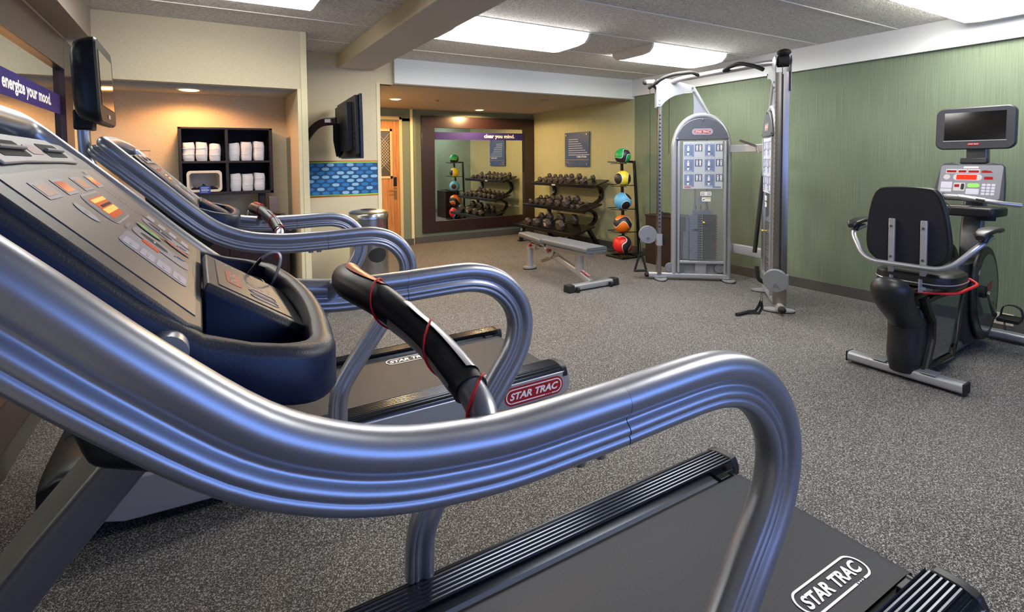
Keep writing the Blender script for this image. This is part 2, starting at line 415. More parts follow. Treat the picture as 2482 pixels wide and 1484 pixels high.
B('baseboard_television', (.93, YT-.012, 0), (1.9, YT, .115))
# door
d = thing('door', 'oak veneer door with narrow wired glass panel, left of the large framed mirror', 'door', (2.62, YD, 0)); d.name = 'door_1'; d['kind'] = 'structure'
o_ = (2.62, YD, 0)
mb = MB(o_); X0, X1 = 2.14, 3.09
gx0, gx1 = 2.72, 2.93
mb.box((X0, YD+.03, 0), (gx0, YD+.075, 2.22)); mb.box((gx1, YD+.03, 0), (X1, YD+.075, 2.22)); mb.box((gx0, YD+.03, 0), (gx1, YD+.075, 1.24)); mb.box((gx0, YD+.03, 2.02), (gx1, YD+.075, 2.22))
mb.build('door_leaf', M_wood, d)
mb = MB(o_); mb.box((X1, YD-.02, 0), (X1+.055, YD+.1, 2.275)); mb.box((X0-.05, YD-.02, 2.22), (X1+.055, YD+.1, 2.275)); mb.box((X0-.05, YD-.02, 0), (X0, YD+.1, 2.275))
mb.build('door_frame', mat('door_frame_paint', '#c9b48a', .6), d, bevel=.004)
mb = MB(o_)
for a, b in (((gx0-.04, YD+.015, 1.20), (gx1+.04, YD+.03, 1.24)), ((gx0-.04, YD+.015, 2.02), (gx1+.04, YD+.03, 2.06)), ((gx0-.04, YD+.015, 1.2), (gx0, YD+.03, 2.06)), ((gx1, YD+.015, 1.2), (gx1+.04, YD+.03, 2.06))): mb.box(a, b)
mb.build('vision_frame', mat('vision_frame_paint', '#c9ad7c', .6), d)
mb = MB(o_).box((gx0, YD+.045, 1.24), (gx1, YD+.05, 2.02)); mb.m = 1
for k in range(-9, 14):
    for sg in (1, -1):
        pts = []
        for t in (0, 1):
            x = gx0+t*(gx1-gx0); z = 1.63+k*.055-.2+sg*(x-2.825)*1.1
            pts.append(Vector((x, YD+.041, z)))
        if 1.28 < min(p.z for p in pts) and max(p.z for p in pts) < 2.0: mb.beam(pts[0], pts[1], .004, .004, (0, 1, 0))
mb.build('wired_glass', [mat('wired_glass_dark', '#544a3c', .2), mat('wire_mesh', '#e4d3a8', .4)], d)
mb = MB(o_); mb.box((2.985, YD+.015, 1.06), (3.045, YD+.03, 1.22)); mb.build('card_reader', M_blacks, d, bevel=.004)
mb = MB(o_); mb.box((2.995, YD+.018, .83), (3.045, YD+.03, 1.04)); mb.tube(fillet([(3.02, YD+.03, .985), (3.02, YD-.04, .985), (2.88, YD-.04, .99)], .02), .011, 10)
mb.build('door_handle', mat('brass', '#b59152', .3, .9), d, label='brass lever handle and lock plate')
#@@LAMPS
LBL = ['long fluorescent ceiling light beyond the beam, above the bench', 'fluorescent ceiling light with visible end cap above the cable machine', 'fluorescent ceiling light in the top right corner above the exercise bike', 'fluorescent ceiling light in the top left corner above the treadmills',
       'fluorescent ceiling light overhead, beside the near treadmill']
for i, (x0, x1, y0, y1, p) in enumerate(FIX):
    c = ((x0+x1)/2, (y0+y1)/2, ZC); t = thing('fluorescent_light', LBL[i], 'ceiling light', c, group='fluorescent wrap lights on the ceiling')
    rows = []
    prof = [(y0, ZC), (y0+.012, 2.68), (y0+.06, 2.636), (y0+.16, 2.624), (y1-.16, 2.624), (y1-.06, 2.636), (y1-.012, 2.68), (y1, ZC)]
    MB(c).grid([[(x, y, z) for y, z in prof] for x in (x0+.03, x1-.03)]).build('diffuser', M_glow, t)
    for xa, xb in ((x0, x0+.03), (x1-.03, x1)):
        MB(c).prism([(y, z-.004 if z < ZC else z) for y, z in prof], (xa, 0, 0), (0, 1, 0), (0, 0, 1), (1, 0, 0), xb-xa).build('end_cap', M_glow2, t, bevel=.004)
for i, (x, y, z, r, lb) in enumerate([(2.57, 7.1, ZA, .075, 'lit recessed downlight nearest the oak door in the alcove soffit'), (4.50, 8.02, ZA, .075, 'lit recessed downlight above the large framed mirror'), (-.05, 5.40, 2.185, .085, 'lit recessed downlight over the towel shelf niche')]):
    t = thing('downlight', lb, 'ceiling light', (x, y, z), group='recessed downlights')
    mb = MB((x, y, z)); mb.lathe([(r+.022, 0), (r+.02, -.006), (r, -.008), (r, -.002)], (x, y, z)); mb.build('trim_ring', M_white, t)
    mb = MB((x, y, z)); mb.lathe([(r-.002, -.003), (r*.8, -.012), (.01, -.016)], (x, y, z)); mb.build('bulb', M_bulb, t)
tag(MB().lathe([(.075, 0), (.08, -.01), (.05, -.028), (.01, -.03)], (4.72, 6.35, ZA)).build('smoke_detector', M_soff), 'small unlit round ceiling fitting in the alcove soffit above the dumbbells', 'smoke detector')
tag(MB().lathe([(.03, 0), (.03, -.006), (.012, -.01), (.012, -.03), (.004, -.034)], (3.2, 7.0, ZA)).build('sprinkler', M_chrome), 'tiny fire sprinkler head in the alcove soffit between the two downlights', 'sprinkler')
#@@WALLTHINGS
# big mirror
def framed_mirror(name, label, o, u, n, w_, z0, z1, iw0, iw1, iz0, iz1, band, word, ws):
    # o = start point at floor level, u along the wall, n into the room; iw = inner edges along u
    t = thing(name, label, 'mirror', tuple(Vector(o)+Vector(u)*w_/2+Vector((0, 0, z0))))
    off = tuple(t.location); P = lambda a, z, d=0: Vector(o)+Vector(u)*a+Vector((0, 0, z))+Vector(n)*d
    mb = MB(off)
    def bx(a0, a1, b0, b1, d0, d1): mb.obox((P(a0, b0, d0)+P(a1, b1, d1))/2, u, (0, 0, 1), n, abs(a1-a0), abs(b1-b0), abs(d1-d0))
    bx(0, iw0, z0, z1, .002, .045); bx(iw1, w_, z0, z1, .002, .045); bx(iw0, iw1, z0, iz0, .002, .045); bx(iw0, iw1, iz1, z1, .002, .045)
    mb.build('frame', M_dark, t, bevel=.004)
    mb = MB(off); bx(iw0-.01, iw1+.01, iz0-.01, iz1+.01, .003, .012); mb.build('mirror_glass', M_mirror, t)
    mb = MB(off); bx(iw0, iw1, band[0], band[1], .0121, .0133)
    mb.m = 1; mb.text(word, P(ws[0], (band[0]+band[1])/2-.004, .0145), u, (0, 0, 1), ws[1], ws[2], .035)
    mb.build('lettered_band', [M_purple, M_wt], t, label='purple band with white words "%s"' % word)
framed_mirror('framed_mirror', 'large dark framed mirror with purple "clear you mind." band on the alcove end wall', (3.53, YM, 0), (1, 0, 0), (0, -1, 0), 2.465, .18, 2.31, .25, 2.22, .39, 2.10, (1.885, 2.025), 'clear you mind.', (1.66, .70, .095))
framed_mirror('framed_mirror', 'dark framed mirror with purple "energize your mood." band on the wall before the treadmills', (XL, .45, 0), (0, 1, 0), (1, 0, 0), 4.47, .18, 2.415, .25, 4.21, .39, 2.19, (1.863, 2.003), 'energize your mood.', (3.45, .98, .098))
# rules board
t = thing('rules_board', 'navy acrylic "rules of use." sign on steel standoffs above the dumbbell rack', 'sign', (XG, 7.08, 1.67)); off = tuple(t.location)
for y in (6.80, 7.36):
    for z in (1.41, 1.935): MB(off).cyl((XG, y, z), (XG-.045, y, z), .019, 16).build('standoff', M_chrome, t)
mb = MB(off); u = (0, -1, 0); v = (0, 0, 1); mb.box((XG-.032, 6.75, 1.365), (XG-.024, 7.41, 1.98)); mb.m = 1
for k in range(8):
    w_ = (.26, .26, .34, .34, .36, .46, .48, .55)[k]; z = 1.855-k*.040
    yy = 7.30; x = yy
    while x > yy-w_: l = random.uniform(.02, .05); mb.obox((XG-.0335, x-l/2, z), u, v, (1, 0, 0), min(l, .05), .009, .001); x -= l+.008
mb.text('rules of use.', (XG-.0335, 6.94, 1.545), u, v, .26, .04, .03)
mb.m = 2; mb.obox((XG-.0335, 7.08, 1.487), u, v, (1, 0, 0), .66, .006, .001)
for k in range(150):
    y = 7.40-abs(random.gauss(0, .17)); z = 1.37+random.random()*.11
    if y > 6.78 and z < 1.47-(7.4-y)*.12: mb.obox((XG-.0335, y, z), u, v, (1, 0, 0), .006, .005, .001)
mb.build('board', [M_poster, mat('pale_print', '#c9cede', .5), mat('tan_print', '#a98f7c', .5)], t)
# hexagon mural
t = thing('hexagon_mural', 'blue hexagon patterned wall band with lime and coral edge lines under the television', 'mural', (1.40, YT, 1.31)); off = tuple(t.location)
mb = MB(off); mb.box((.93, YT-.003, 1.125), (1.86, YT, 1.485))
mb2 = MB(off)
for r in range(8):
    for c in range(9):
        x = 1.03+c*.112+(r % 2)*.056-.056; z = 1.464-r*.0455
        if x+.040 > 1.858 or x < .97: continue
        mb2.m = 0 if (c*7+r*5+c*r) % 5 < 2 else 1
        mb2.prism([(-.040, .008), (-.023, .0175), (.023, .0175), (.040, .008), (.040, -.008), (.023, -.0175), (-.023, -.0175), (-.040, -.008)], (x, YT-.003, z), (1, 0, 0), (0, 0, 1), (0, -1, 0), .0008)
mb.build('blue_field', M_tile, t); mb2.build('hexagons', [M_hexB, M_hexA], t)
mb = MB(off)
for za, zb, mm in ((1.485, 1.503, 0), (1.503, 1.511, 1), (1.107, 1.125, 0), (1.099, 1.107, 1)):
    mb.m = mm; mb.box((.93, YT-.003, za), (1.86, YT, zb))
mb.build('edge_lines', [M_lime, M_coral], t)
# television
t = thing('television', 'black flat television seen from behind on a black swing arm above the hexagon mural', 'television', (1.36, 5.12, 1.83)); off = tuple(t.location)
p, q = Vector((1.325, 4.62, 0)), Vector((1.40, 5.66, 0)); u = (q-p).normalized(); n = Vector((u.y, -u.x, 0))
cz = 1.83; c0 = (p+q)/2+Vector((0, 0, cz))
mb = MB(off); mb.obox(c0+n*.012, u, (0, 0, 1), n, 1.04, .60, .03); mb.build('bezel', M_blacks, t, bevel=.004)
mb = MB(off); mb.obox(c0+n*.028, u, (0, 0, 1), n, .97, .54, .003); mb.build('screen', M_glassk, t)
mb = MB(off); mb.prism([(-.50, -.26), (-.46, -.29), (.46, -.29), (.50, -.26), (.48, .29), (-.48, .29)], c0-n*.003, u, (0, 0, 1), -n, .035)
mb.prism([(-.36, -.22), (.36, -.22), (.32, .24), (-.32, .24)], c0-n*.038, u, (0, 0, 1), -n, .05)
for k in range(4): mb.obox(c0-n*.04-u*.42+Vector((0, 0, -.05-k*.045)), u, (0, 0, 1), n, .012, .03, .008)
mb.build('back_shell', M_black, t, bevel=.006)
t = thing('wall_bracket', 'curved black swing arm bracket holding the television to the niche wall corner', 'wall bracket', (.92, 5.35, 1.85)); off = tuple(t.location)
mb = MB(off); arc = [(.925, 5.42, 1.66), (.955, 5.40, 1.70), (1.0, 5.36, 1.78), (1.06, 5.31, 1.86), (1.12, 5.26, 1.90), (1.19, 5.22, 1.91), (1.245, 5.2, 1.912)]
mb.sweep(catmull(arc, 5), [(.022, .038), (-.022, .038), (-.022, -.038), (.022, -.038)], up=(.3, 1, 0)); mb.build('arm', M_dark, t, bevel=.004)
MB(off).box((.921, 5.30, 1.60), (.94, 5.52, 1.80)).build('wall_plate', M_blacks, t, bevel=.003)
mb = MB(off); mb.cyl((1.235, 5.2, 1.85), (1.235, 5.2, 1.95), .016, 14); mb.prism([(-.06, .1), (.06, .1), (.06, -.2), (.0, -.24), (-.06, -.08)], (1.235, 5.20, 1.79), (u.x*.3+.5, u.y*.3, 0), (0, 0, 1), (u.y, u.x, 0), .05)
mb.build('tilt_head', M_blacks, t, bevel=.003)
MB(off).obox((1.165, 5.195, 1.912), (1, -.6, 0), (0, 0, 1), (.6, 1, 0), .06, .034, .052).build('paper_label', mat('label_paper', '#b9b4b6', .7), t, label='small white printed label')
# trash can
c = (1.55, 5.17, 0); t = thing('trash_can', 'round brushed steel trash can with domed lid beside the oak door', 'trash can', c)
MB(c).lathe([(.195, 0), (.20, .005), (.20, .90), (.205, .905), (.205, .955), (.198, .965)], c, n=40).build('can_body', M_steelv, t)
MB(c).lathe([(.198, .966), (.205, .97), (.18, .984), (.12, .995), (.1, .995)], c, n=40).build('lid', M_steel, t)
MB(c).lathe([(.085, .995), (.08, .999), (.02, 1.0)], c, n=30).build('lid_opening', M_rubber, t)
mb = MB(c)
dr = Vector((-.25, -1, 0)).normalized(); pr = Vector((-dr.y, dr.x, 0)); cc = Vector(c)+Vector((0, 0, .54))
rings_ = []
for q in (1, .7, .4, .02):
    pts = []
    for i in range(24):
        a = i*2*PI/24; lx, lz = .105*q*math.cos(a), .075*q*math.sin(a); ang = lx/.2+.42
        pts.append(cc+(dr*math.cos(ang)+pr*math.sin(ang))*.2022+Vector((0, 0, lz)))
    rings_.append(pts)
mb.grid(rings_, True)
mb.build('swing_opening', M_rubber, t, label='black oval opening in the side')
mb = MB(c)
def oncyl(lx, lz, a0, z0, r): a = lx/.2+a0; return Vector(c)+(dr*math.cos(a)+pr*math.sin(a))*r+Vector((0, 0, z0+lz))
for pl in ([(-.04, .0), (.04, 0), (0, .05)], [(-.032, -.012), (.032, -.012), (.032, -.03), (-.032, -.03)], [(-.04, -.035), (.04, -.035), (.04, -.06), (-.04, -.06)]):
    mb.add([oncyl(x, z, .62, .87, .2015) for x, z in pl], [tuple(range(len(pl)))])
mb.build('red_sticker', M_brand, t, label='red arrow sticker')
# outlet by the bike
t = thing('wall_outlet', 'cream double wall outlet low on the green wall behind the bike pedals', 'outlet', (XG, 1.56, .075)); off = tuple(t.location)
MB(off).box((XG-.018, 1.48, .04), (XG-.006, 1.68, .14)).build('outlet_plate', mat('outlet_cream', '#c8bda6', .5), t, bevel=.003)
for y in (1.53, 1.60, 1.65): MB(off).box((XG-.0195, y-.012, .075), (XG-.0175, y+.012, .11)).build('socket', mat('socket_dark', '#6b6152', .5), t)
#@@NICHE
off = (.26, 5.6, 1.19); t = thing('towel_shelf', 'dark wooden four compartment wall shelf on posts above the counter', 'shelf', off)
sx0, sx1, sy0, sy1, sz0, sz1 = -.155, .66, 5.45, 5.748, 1.195, 1.84
mb = MB(off); T = .026
mb.box((sx0, sy0, sz0), (sx0+T, sy1, sz1)); mb.box((sx1-T, sy0, sz0), (sx1, sy1, sz1)); mb.box((sx0, sy0, sz0), (sx1, sy1, sz0+T)); mb.box((sx0, sy0, sz1-T*.6), (sx1, sy1, sz1))
mb.box((.237, sy0+.004, sz0), (.237+T, sy1, sz1)); mb.box((sx0, sy0+.003, 1.50), (sx1, sy1, 1.50+T*.8)); mb.build('case', M_shelf, t, bevel=.002)
MB(off).box((sx0+.01, sy1-.012, sz0+.01), (sx1-.01, sy1-.002, sz1-.01)).build('back_panel', mat('shelf_back', '#14101a', .8), t)
for x in (-.06, .56): MB(off).box((x-.03, sy0+.03, .955), (x+.03, sy0+.14, sz0)).build('post', M_shelf, t, bevel=.002)
def towel(label, x, z, w_, h, grp):
    y0 = 5.475; mb = MB((x, y0+.11, z)); L = 6
    for k in range(3):   # three bulging folds around the roll
        pts = []
        a = w_/2*(1-.02*k); 
        pts = [(px, py) for px, py in rrect(w_-.004, .22, .034, 5)]
        break
    rows = []
    for j in range(9):
        zz = j/8; bul = 1-.10*abs(2*zz-1)**4-.012*math.sin(zz*9+x*40)
        rows.append([(x+px*bul+.002*math.sin(zz*7+px*60), y0+.11+py*bul, z+zz*h+.004*math.sin(px*50+x*99)*(j > 6)) for px, py in pts])
    mb.grid(rows, True); k = len(pts); b = len(mb.v)
    mb.add([r for r in rows[0]], [tuple(range(k))]); mb.add([r for r in rows[-1]], [tuple(range(k))])
    for zz in (.35, .68): mb.tube([(x+px*1.005, y0+.11+py*1.003, z+zz*h+.003*math.sin(px*70)) for px, py in pts], .0022, 5, closed=True)
    tag(mb.build('towel', M_towel), label, 'towel', grp)
g = 'white towels in the shelf compartments'
for row, z, xs, hs, nm in ((0, 1.522, (-.073, .035, .148), (.175, .178, .165), 'top left'), (1, 1.522, (.316, .426, .540), (.172, .183, .188), 'top right'), (2, 1.223, (.322, .430, .540), (.170, .165, .172), 'bottom right')):
    for k, (x, h) in enumerate(zip(xs, hs)):
        towel('white folded towel, %s of three in the %s compartment of the dark shelf' % (('leftmost', 'middle', 'rightmost')[k], nm), x, z, .104, h, g)
# basket
off = (.055, 5.59, 1.222); t = thing('fabric_basket', 'cream fabric bin tipped open with dark cloths, bottom left compartment of the shelf', 'basket', off)
mb = MB(off); o_out = [(px+.052, pz) for px, pz in rrect(.30, .205, .035)]; o_in = [(px+.052, pz) for px, pz in rrect(.255, .16, .03)]; zc = 1.327
mb.grid([[(x, 5.70, z+zc) for x, z in [(a*.86+.007, b*.8) for a, b in o_out]], [(x, 5.47, z+zc) for x, z in o_out], [(x, 5.455, z+zc) for x, z in [(a*.985, b*.98) for a, b in o_out]], [(x, 5.455, z+zc) for x, z in o_in], [(x, 5.48, z+zc) for x, z in o_in], [(x, 5.69, z+zc) for x, z in [(a*.8+.01, b*.75) for a, b in o_in]]], True)
k = len(o_in); mb.add([(x*.8+.01, 5.69, z*.75+zc) for x, z in o_in], [tuple(range(k))]); mb.build('bin', M_basket, t)
mb = MB()
rows = []
for j in range(5):
    rows.append([(.052+(-.115+i*.0256)*(1-.05*j), 5.48+j*.035, 1.25+(.04+.02*math.sin(i*1.9+j))*(1-abs(i-4.5)/6)*(1-.15*j)) for i in range(10)])
rows = [[(p[0], p[1], 1.248) for p in rows[0]]]+rows
mb.grid(rows); tag(mb.build('folded_cloth', mat('black_cloth', '#121318', .95, bump=(90, .8, .01))), 'crumpled black cloths lying inside the cream fabric bin', 'cloth')
mb = MB(); mb.box((.008, 5.447, 1.212), (.098, 5.453, 1.285)); mb.m = 1
for k in range(4): mb.box((.02, 5.446, 1.268-k*.014), (.086-(k % 2)*.01, 5.4475, 1.271-k*.014+(.003 if k == 2 else 0)))
tag(mb.build('card_sign', [mat('blue_card', '#27489c', .5), M_wt]), 'small blue printed card standing at the front of the fabric bin', 'sign')
# counter
off = (.0, 5.45, 0); t = thing('counter_cabinet', 'dark counter cabinet under the towel shelf in the niche', 'cabinet', off)
MB(off).box((XL+.02, 5.16, .925), (.79, 5.745, .955)).build('counter_top', M_counter, t, bevel=.004)
MB(off).box((XL+.04, 5.20, 0), (.76, 5.74, .925)).build('cabinet_body', M_dark, t, bevel=.003)
for k in range(3): MB(off).box((-.80+k*.52, 5.184, .1), (-.80+k*.52+.50, 5.2, .89)).build('door', M_dark, t, bevel=.003)
off = (.66, 5.46, .956); t = thing('cup_dispenser', 'small tan and steel dispenser box standing at the right end of the counter', 'dispenser', off)
MB(off).box((.615, 5.42, 1.005), (.70, 5.50, 1.155)).build('housing', mat('bronze_metal', '#9a7f66', .3, .7), t, bevel=.006)
MB(off).box((.612, 5.412, 1.0), (.703, 5.42, 1.16)).build('front_frame', mat('bronze_metal', '#9a7f66', .3, .7), t, bevel=.002)
mb = MB(off); mb.cyl((.657, 5.46, .956), (.657, 5.46, 1.005), .012); mb.build('stem', M_chrome, t)
tag(MB().lathe([(.03, 0), (.06, .006), (.075, .03), (.07, .033), (.055, .012), (.01, .008)], (.63, 5.36, .9555)).build('bowl', M_rubber), 'small black bowl on the counter in front of the dispenser', 'bowl')
off = (.42, 5.40, .9555); t = thing('sink_basin', 'shallow steel basin set on the counter behind the far grip bar', 'sink', off)
MB(off).lathe([(.10, 0), (.12, .02), (.125, .028), (.118, .028), (.09, .012), (.01, .01)], off).build('basin', M_chrome, t)
MB(off).tube(fillet([(.42, 5.52, .956), (.42, 5.52, 1.03), (.42, 5.43, 1.03), (.42, 5.43, 1.01)], .02), .008).build('tap', M_chrome, t)
c = (-.50, 5.45, .9555); t = thing('waste_bin', 'cream round bin with dark inside, standing on the counter at the far left', 'bin', c)
MB(c).lathe([(.10, 0), (.105, .01), (.125, .66), (.13, .665), (.12, .665), (.115, .60), (.01, .58)], c, n=32).build('bin_body', mat('bin_peach', '#c9b29c', .6), t)
MB(c).lathe([(.114, .612), (.01, .612)], c, n=32).build('liner', M_rubber, t)
#@@TREADMILL
def half(r, n=10): return [(r*math.cos(i*2*PI/n), r*math.sin(i*2*PI/n)) for i in range(n)]
RP = [(0, .046), (.012, .0445), (.021, .0385), (.0268, .029), (.0275, .019), (.0245, .0095), (.0190, .003), (.0165, -.0015), (.0180, -.006), (.0225, -.0105), (.0248, -.016), (.0240, -.021), (.0215, -.0245), (.0238, -.0285), (.0222, -.036), (.0165, -.0415), (.008, -.0445)]
RAILP = RP+[(0, -.0455)]+[(-a, b) for a, b in reversed(RP[1:])]
RAILP = [(v.x, v.y) for v in catmull([(a, b, 0) for a, b in RAILP], 2, True)]
HOOP = [(.5255, 1.128), (.44, 1.128), (.35, 1.129), (.28, 1.135), (.19, 1.150), (.11, 1.177), (.03, 1.222), (-.06, 1.301), (-.14, 1.380), (-.20, 1.438), (-.27, 1.505)]
CURL = [(.5268, 1.128), (.61, 1.130), (.70, 1.131), (.76, 1.126), (.82, 1.108), (.873, 1.072), (.913, 1.02), (.930, .96), (.922, .895), (.893, .835), (.84, .765), (.76, .66), (.68, .555), (.617, .470), (.578, .405), (.560, .34), (.555, .232)]
TY = .432
def star_badge(mb, c, u, v, n, w_, h, m_red, m_wt, outline=True, letters=True):
    c, u, v, n = Vector(c), Vector(u).normalized(), Vector(v).normalized(), Vector(n).normalized()
    if m_red is not None:
        mb.m = m_red; mb.prism(rrect(w_, h, h*.49, 8), c, u, v, n, .0012)
    mb.m = m_wt; r0 = rrect(w_*.955, h*.80, h*.395, 10); r1 = rrect(w_*.955-h*.13, h*.80-h*.13, h*.33, 10); k = len(r0)
    oo = c+n*.0017
    for i in range(k):
        j = (i+1) % k
        if r0[i][1] < -.3*h and r0[j][1] < -.3*h and abs(r0[i][0]-r0[j][0]) > w_*.2:   # bottom run, leave a gap for the arrows
            y0, y1 = r0[i][1], r1[i][1]
            for xa, xb in ((-w_*.40, w_*.18), (w_*.30, w_*.37)): mb.add([oo+u*xa+v*y0, oo+u*xb+v*y0, oo+u*xb+v*y1, oo+u*xa+v*y1], [(0, 1, 2, 3)])
            for q in range(3):
                xa = w_*(.195+q*.033); mb.add([oo+u*xa+v*y0, oo+u*(xa+w_*.028)+v*(y0+y1)/2, oo+u*xa+v*y1], [(0, 1, 2)])
            continue
        mb.add([oo+u*a[0]+v*a[1] for a in (r0[i], r0[j], r1[j], r1[i])], [(0, 1, 2, 3)])
    if letters: mb.text('STAR TRAC', oo+u*(w_*.0)+v*(h*.0), u, v, w_*.83, h*.40, .035, .25)
def make_treadmill():
    t = thing('treadmill', '', 'treadmill', (0, 0, 0))
    # --- deck
    dx0, dx1 = -.15, 1.93
    mb = MB(); mb.box((dx0, -.31, .10), (dx1-.03, .31, .185)); mb.m = 1
    for s in (-1, 1): mb.box((dx0, s*.30, .185), (dx1-.12, s*.345, .192))
    mb.build('deck', [M_rubber, mat('deck_edge', '#cfd2d6', .25, .8)], t)
    mb = MB(); pr = [(-.02, .14), (-.02, .20), (0, .208)]
    path = [(dx0, .2), (1.88, .2), (1.915, .192), (1.93, .165), (1.92, .135), (1.88, .12), (dx0, .12)]
    mb.grid([[(x, y, z) for x, z in path] for y in (-.285, .285)]); mb.build('belt', M_belt, t)
    mb = MB(); mb.cyl((1.885, -.30, .165), (1.885, .30, .165), .033, 20); mb.build('rear_roller', M_blacks, t)
    for s in (-1, 1):
        mb = MB(); mb.box((1.80, s*.29, .15), (1.86, s*.345, .205)); mb.box((1.86, s*.315, .15), (1.92, s*.345, .2)); mb.build('roller_bracket', M_black, t, bevel=.003)
        # ribbed foot rail
        prof = []
        ys = [.318+.127*i/26 for i in range(27)]
        for i, y in enumerate(ys):
            arch = .232-.06*max(0, (y-.40)/.045)**2*.35
            prof.append((y, arch-(.0055 if i % 3 == 1 and i < 24 else 0)))
        prof = [(.318, .19)]+prof+[(.448, .20), (.448, .17), (.44, .165), (.33, .165)]
        prof = [(a, b) for a, b in prof]
        MB().prism([(s*a, b) for a, b in prof], (dx0-.05, 0, 0), (0, 1, 0), (0, 0, 1), (1, 0, 0), 1.915-dx0+.05).build('foot_rail', M_rail, t)
        MB().prism([(s*a, b) for a, b in [(.314, .165), (.314, .20), (.33, .235), (.40, .236), (.44, .222), (.455, .19), (.455, .165)]], (1.915, 0, 0), (0, 1, 0), (0, 0, 1), (1, 0, 0), .04).build('rail_end_cap', M_black, t, bevel=.006)
        # silver side panel
        MB().prism([(-.36, .235), (-.40, .16), (-.38, .09), (-.30, .065), (0, .055), (1.90, .055), (1.955, .07), (1.975, .12), (1.965, .18), (1.93, .200), (1.2, .200), (0, .21), (-.2, .235)], (0, s*.425, 0), (1, 0, 0), (0, 0, 1), (0, s, 0), .028).build('side_panel', M_silver2, t, bevel=.006)
        mb = MB(); star_badge(mb, (1.705, s*.4535, .128), (-s, 0, 0), (0, 0, 1), (0, s, 0), .42, .108, 0, 1); mb.build('side_badge', [M_brand, M_wt], t, label='red side badge with white lettering')
        for x in (-.15, 1.75): MB().lathe([(.035, 0), (.035, .04), (.02, .06)], (x, s*.36, 0)).build('foot', M_rubber, t)
    # belt logo (moves with the belt)
    mb = MB(); star_badge(mb, (0, 0, .2006), (1, 0, 0), (0, 1, 0), (0, 0, 1), .36, .105, None, 0, True); mb.build('belt_logo', [M_wt], t, label='white outlined lettering on the belt')
    # motor hood
    rows = []
    for x, zt, zb, hw_ in ((-.60, .14, .08, .34), (-.585, .26, .06, .38), (-.52, .315, .05, .405), (-.38, .335, .05, .42), (-.22, .31, .05, .42), (-.16, .25, .06, .415), (-.14, .2, .08, .41)):
        rr = [(a, b*(zt-zb)+(zt+zb)/2) for a, b in [(px, pz) for px, pz in rrect(2*hw_, 1, .18, 5)]]
        rows.append([(x, a, b) for a, b in rr])
    mb = MB(); mb.grid(rows, True); k = len(rows[0]); mb.add(rows[0], [tuple(range(k))]); mb.add(rows[-1], [tuple(range(k))]); mb.build('motor_hood', M_black, t)
    # central mast from the hood up to the console
    path = fillet([(-.045, 0, 1.125), (-.29, 0, .85), (-.50, 0, .50), (-.53, 0, .25)], .15, 8)
    MB().sweep(path, rrect(.17, .06, .012, 4), up=(0, 1, 0)).build('upright', mat('upright_grey', '#74706d', .42, .5), t)
    # handrails
    n = 6
    side = [Vector((x, -TY, z)) for x, z in HOOP]
    far = [Vector((v.x, -v.y, v.z)) for v in reversed(side)]
    top = fillet([side[-1], (-.335, -TY+.01, 1.568), (-.352, 0, 1.585), (-.335, TY-.01, 1.568), far[0]], .12, 7)
    path = catmull(side, 4)[:-1]+top+catmull(far, 4)[1:]
    MB().sweep(path, RAILP, up=(0, -1, 0)).build('handrail', M_silver, t, ang=60)
    for s in (-1, 1):
        p = catmull([(x, s*TY, z) for x, z in CURL], 5)
        MB().sweep(p, RAILP, up=(0, 1, 0)).build('rear_handrail', M_silver, t, ang=60)
        mb = MB(); mb.cyl((.45, s*TY, 1.086), (.45, s*TY, 1.076), .011, 14); mb.cyl((.487, s*TY, 1.086), (.487, s*TY, 1.076), .011, 14); mb.build('rail_bolt', M_chrome, t)
    # grip crossbar
    half_ = [(.308, .432, 1.135), (.314, .41, 1.157), (.320, .385, 1.172), (.321, .34, 1.187), (.314, .26, 1.211), (.297, .195, 1.232), (.275, .12, 1.254), (.258, .045, 1.262)]
    full = [(x, -y, z) for x, y, z in half_]+[(.254, 0, 1.263)]+list(reversed(half_))
    cp = catmull(full, 6); N = len(cp)
    MB().tube(cp, .0205, 20).build('grip_bar', M_silver, t)
    sel = [p for p in cp if abs(p.y) < .365]
    sc = [1+.30*max(0, 1-abs(p.y)/.20)**.7 for p in sel]; sc[0] = sc[-1] = 1.02
    gr = MB().sweep(sel, [(.0245*math.cos(a)*1.05, .0225*math.sin(a)) for a in [i*2*PI/24 for i in range(24)]], up=(1, 0, 0), scale=sc).build('grip_sleeve', M_black, t)
    for s in (-1, 1):
        for ang0 in (.55, 3.5):
            seg = [p for p in cp if .165 < s*p.y < .345]; rows = []
            for p, q in zip(seg, seg[1:]+[seg[-1]+(seg[-1]-seg[-2])]):
                tt = (q-p).normalized(); a = Vector((0, 0, 1)).cross(tt).normalized(); b = tt.cross(a); sc_ = 1+.30*max(0, 1-abs(p.y)/.20)**.7
                sgn = 1 if s < 0 else -1
                rows.append([p+(a*math.cos(th)*sgn*-1+b*math.sin(th))*.0262*sc_ for th in [ang0-.45+i*.3 for i in range(6)]])
            MB().grid(rows).build('pulse_contact', M_contact, gr, recalc=False)
    mb = MB(); rows = []
    for p in [q for q in sel if -.115 < q.y < .115]:
        e = math.sqrt(max(0.02, 1-(p.y/.12)**2)); k_ = 1+.30*max(0, 1-abs(p.y)/.20)**.7
        rows.append([p+Vector((math.sin(th)*.0262*k_+.0, 0, math.cos(th)*.0242*k_)) for th in [(-.75+i*.30)*e+.55 for i in range(6)]])
    mb.grid(rows); mb.build('stop_panel', mat('stop_red', '#d23b25', .35), gr, label='red emergency stop panel', recalc=False)
    mb = MB(); rows = []
    for p in [q for q in sel if -.10 < q.y < -.045]:
        k_ = 1+.30*max(0, 1-abs(p.y)/.20)**.7
        rows.append([p+Vector((math.sin(th)*.027*k_, 0, math.cos(th)*.025*k_)) for th in [.70+i*.17 for i in range(4)]])
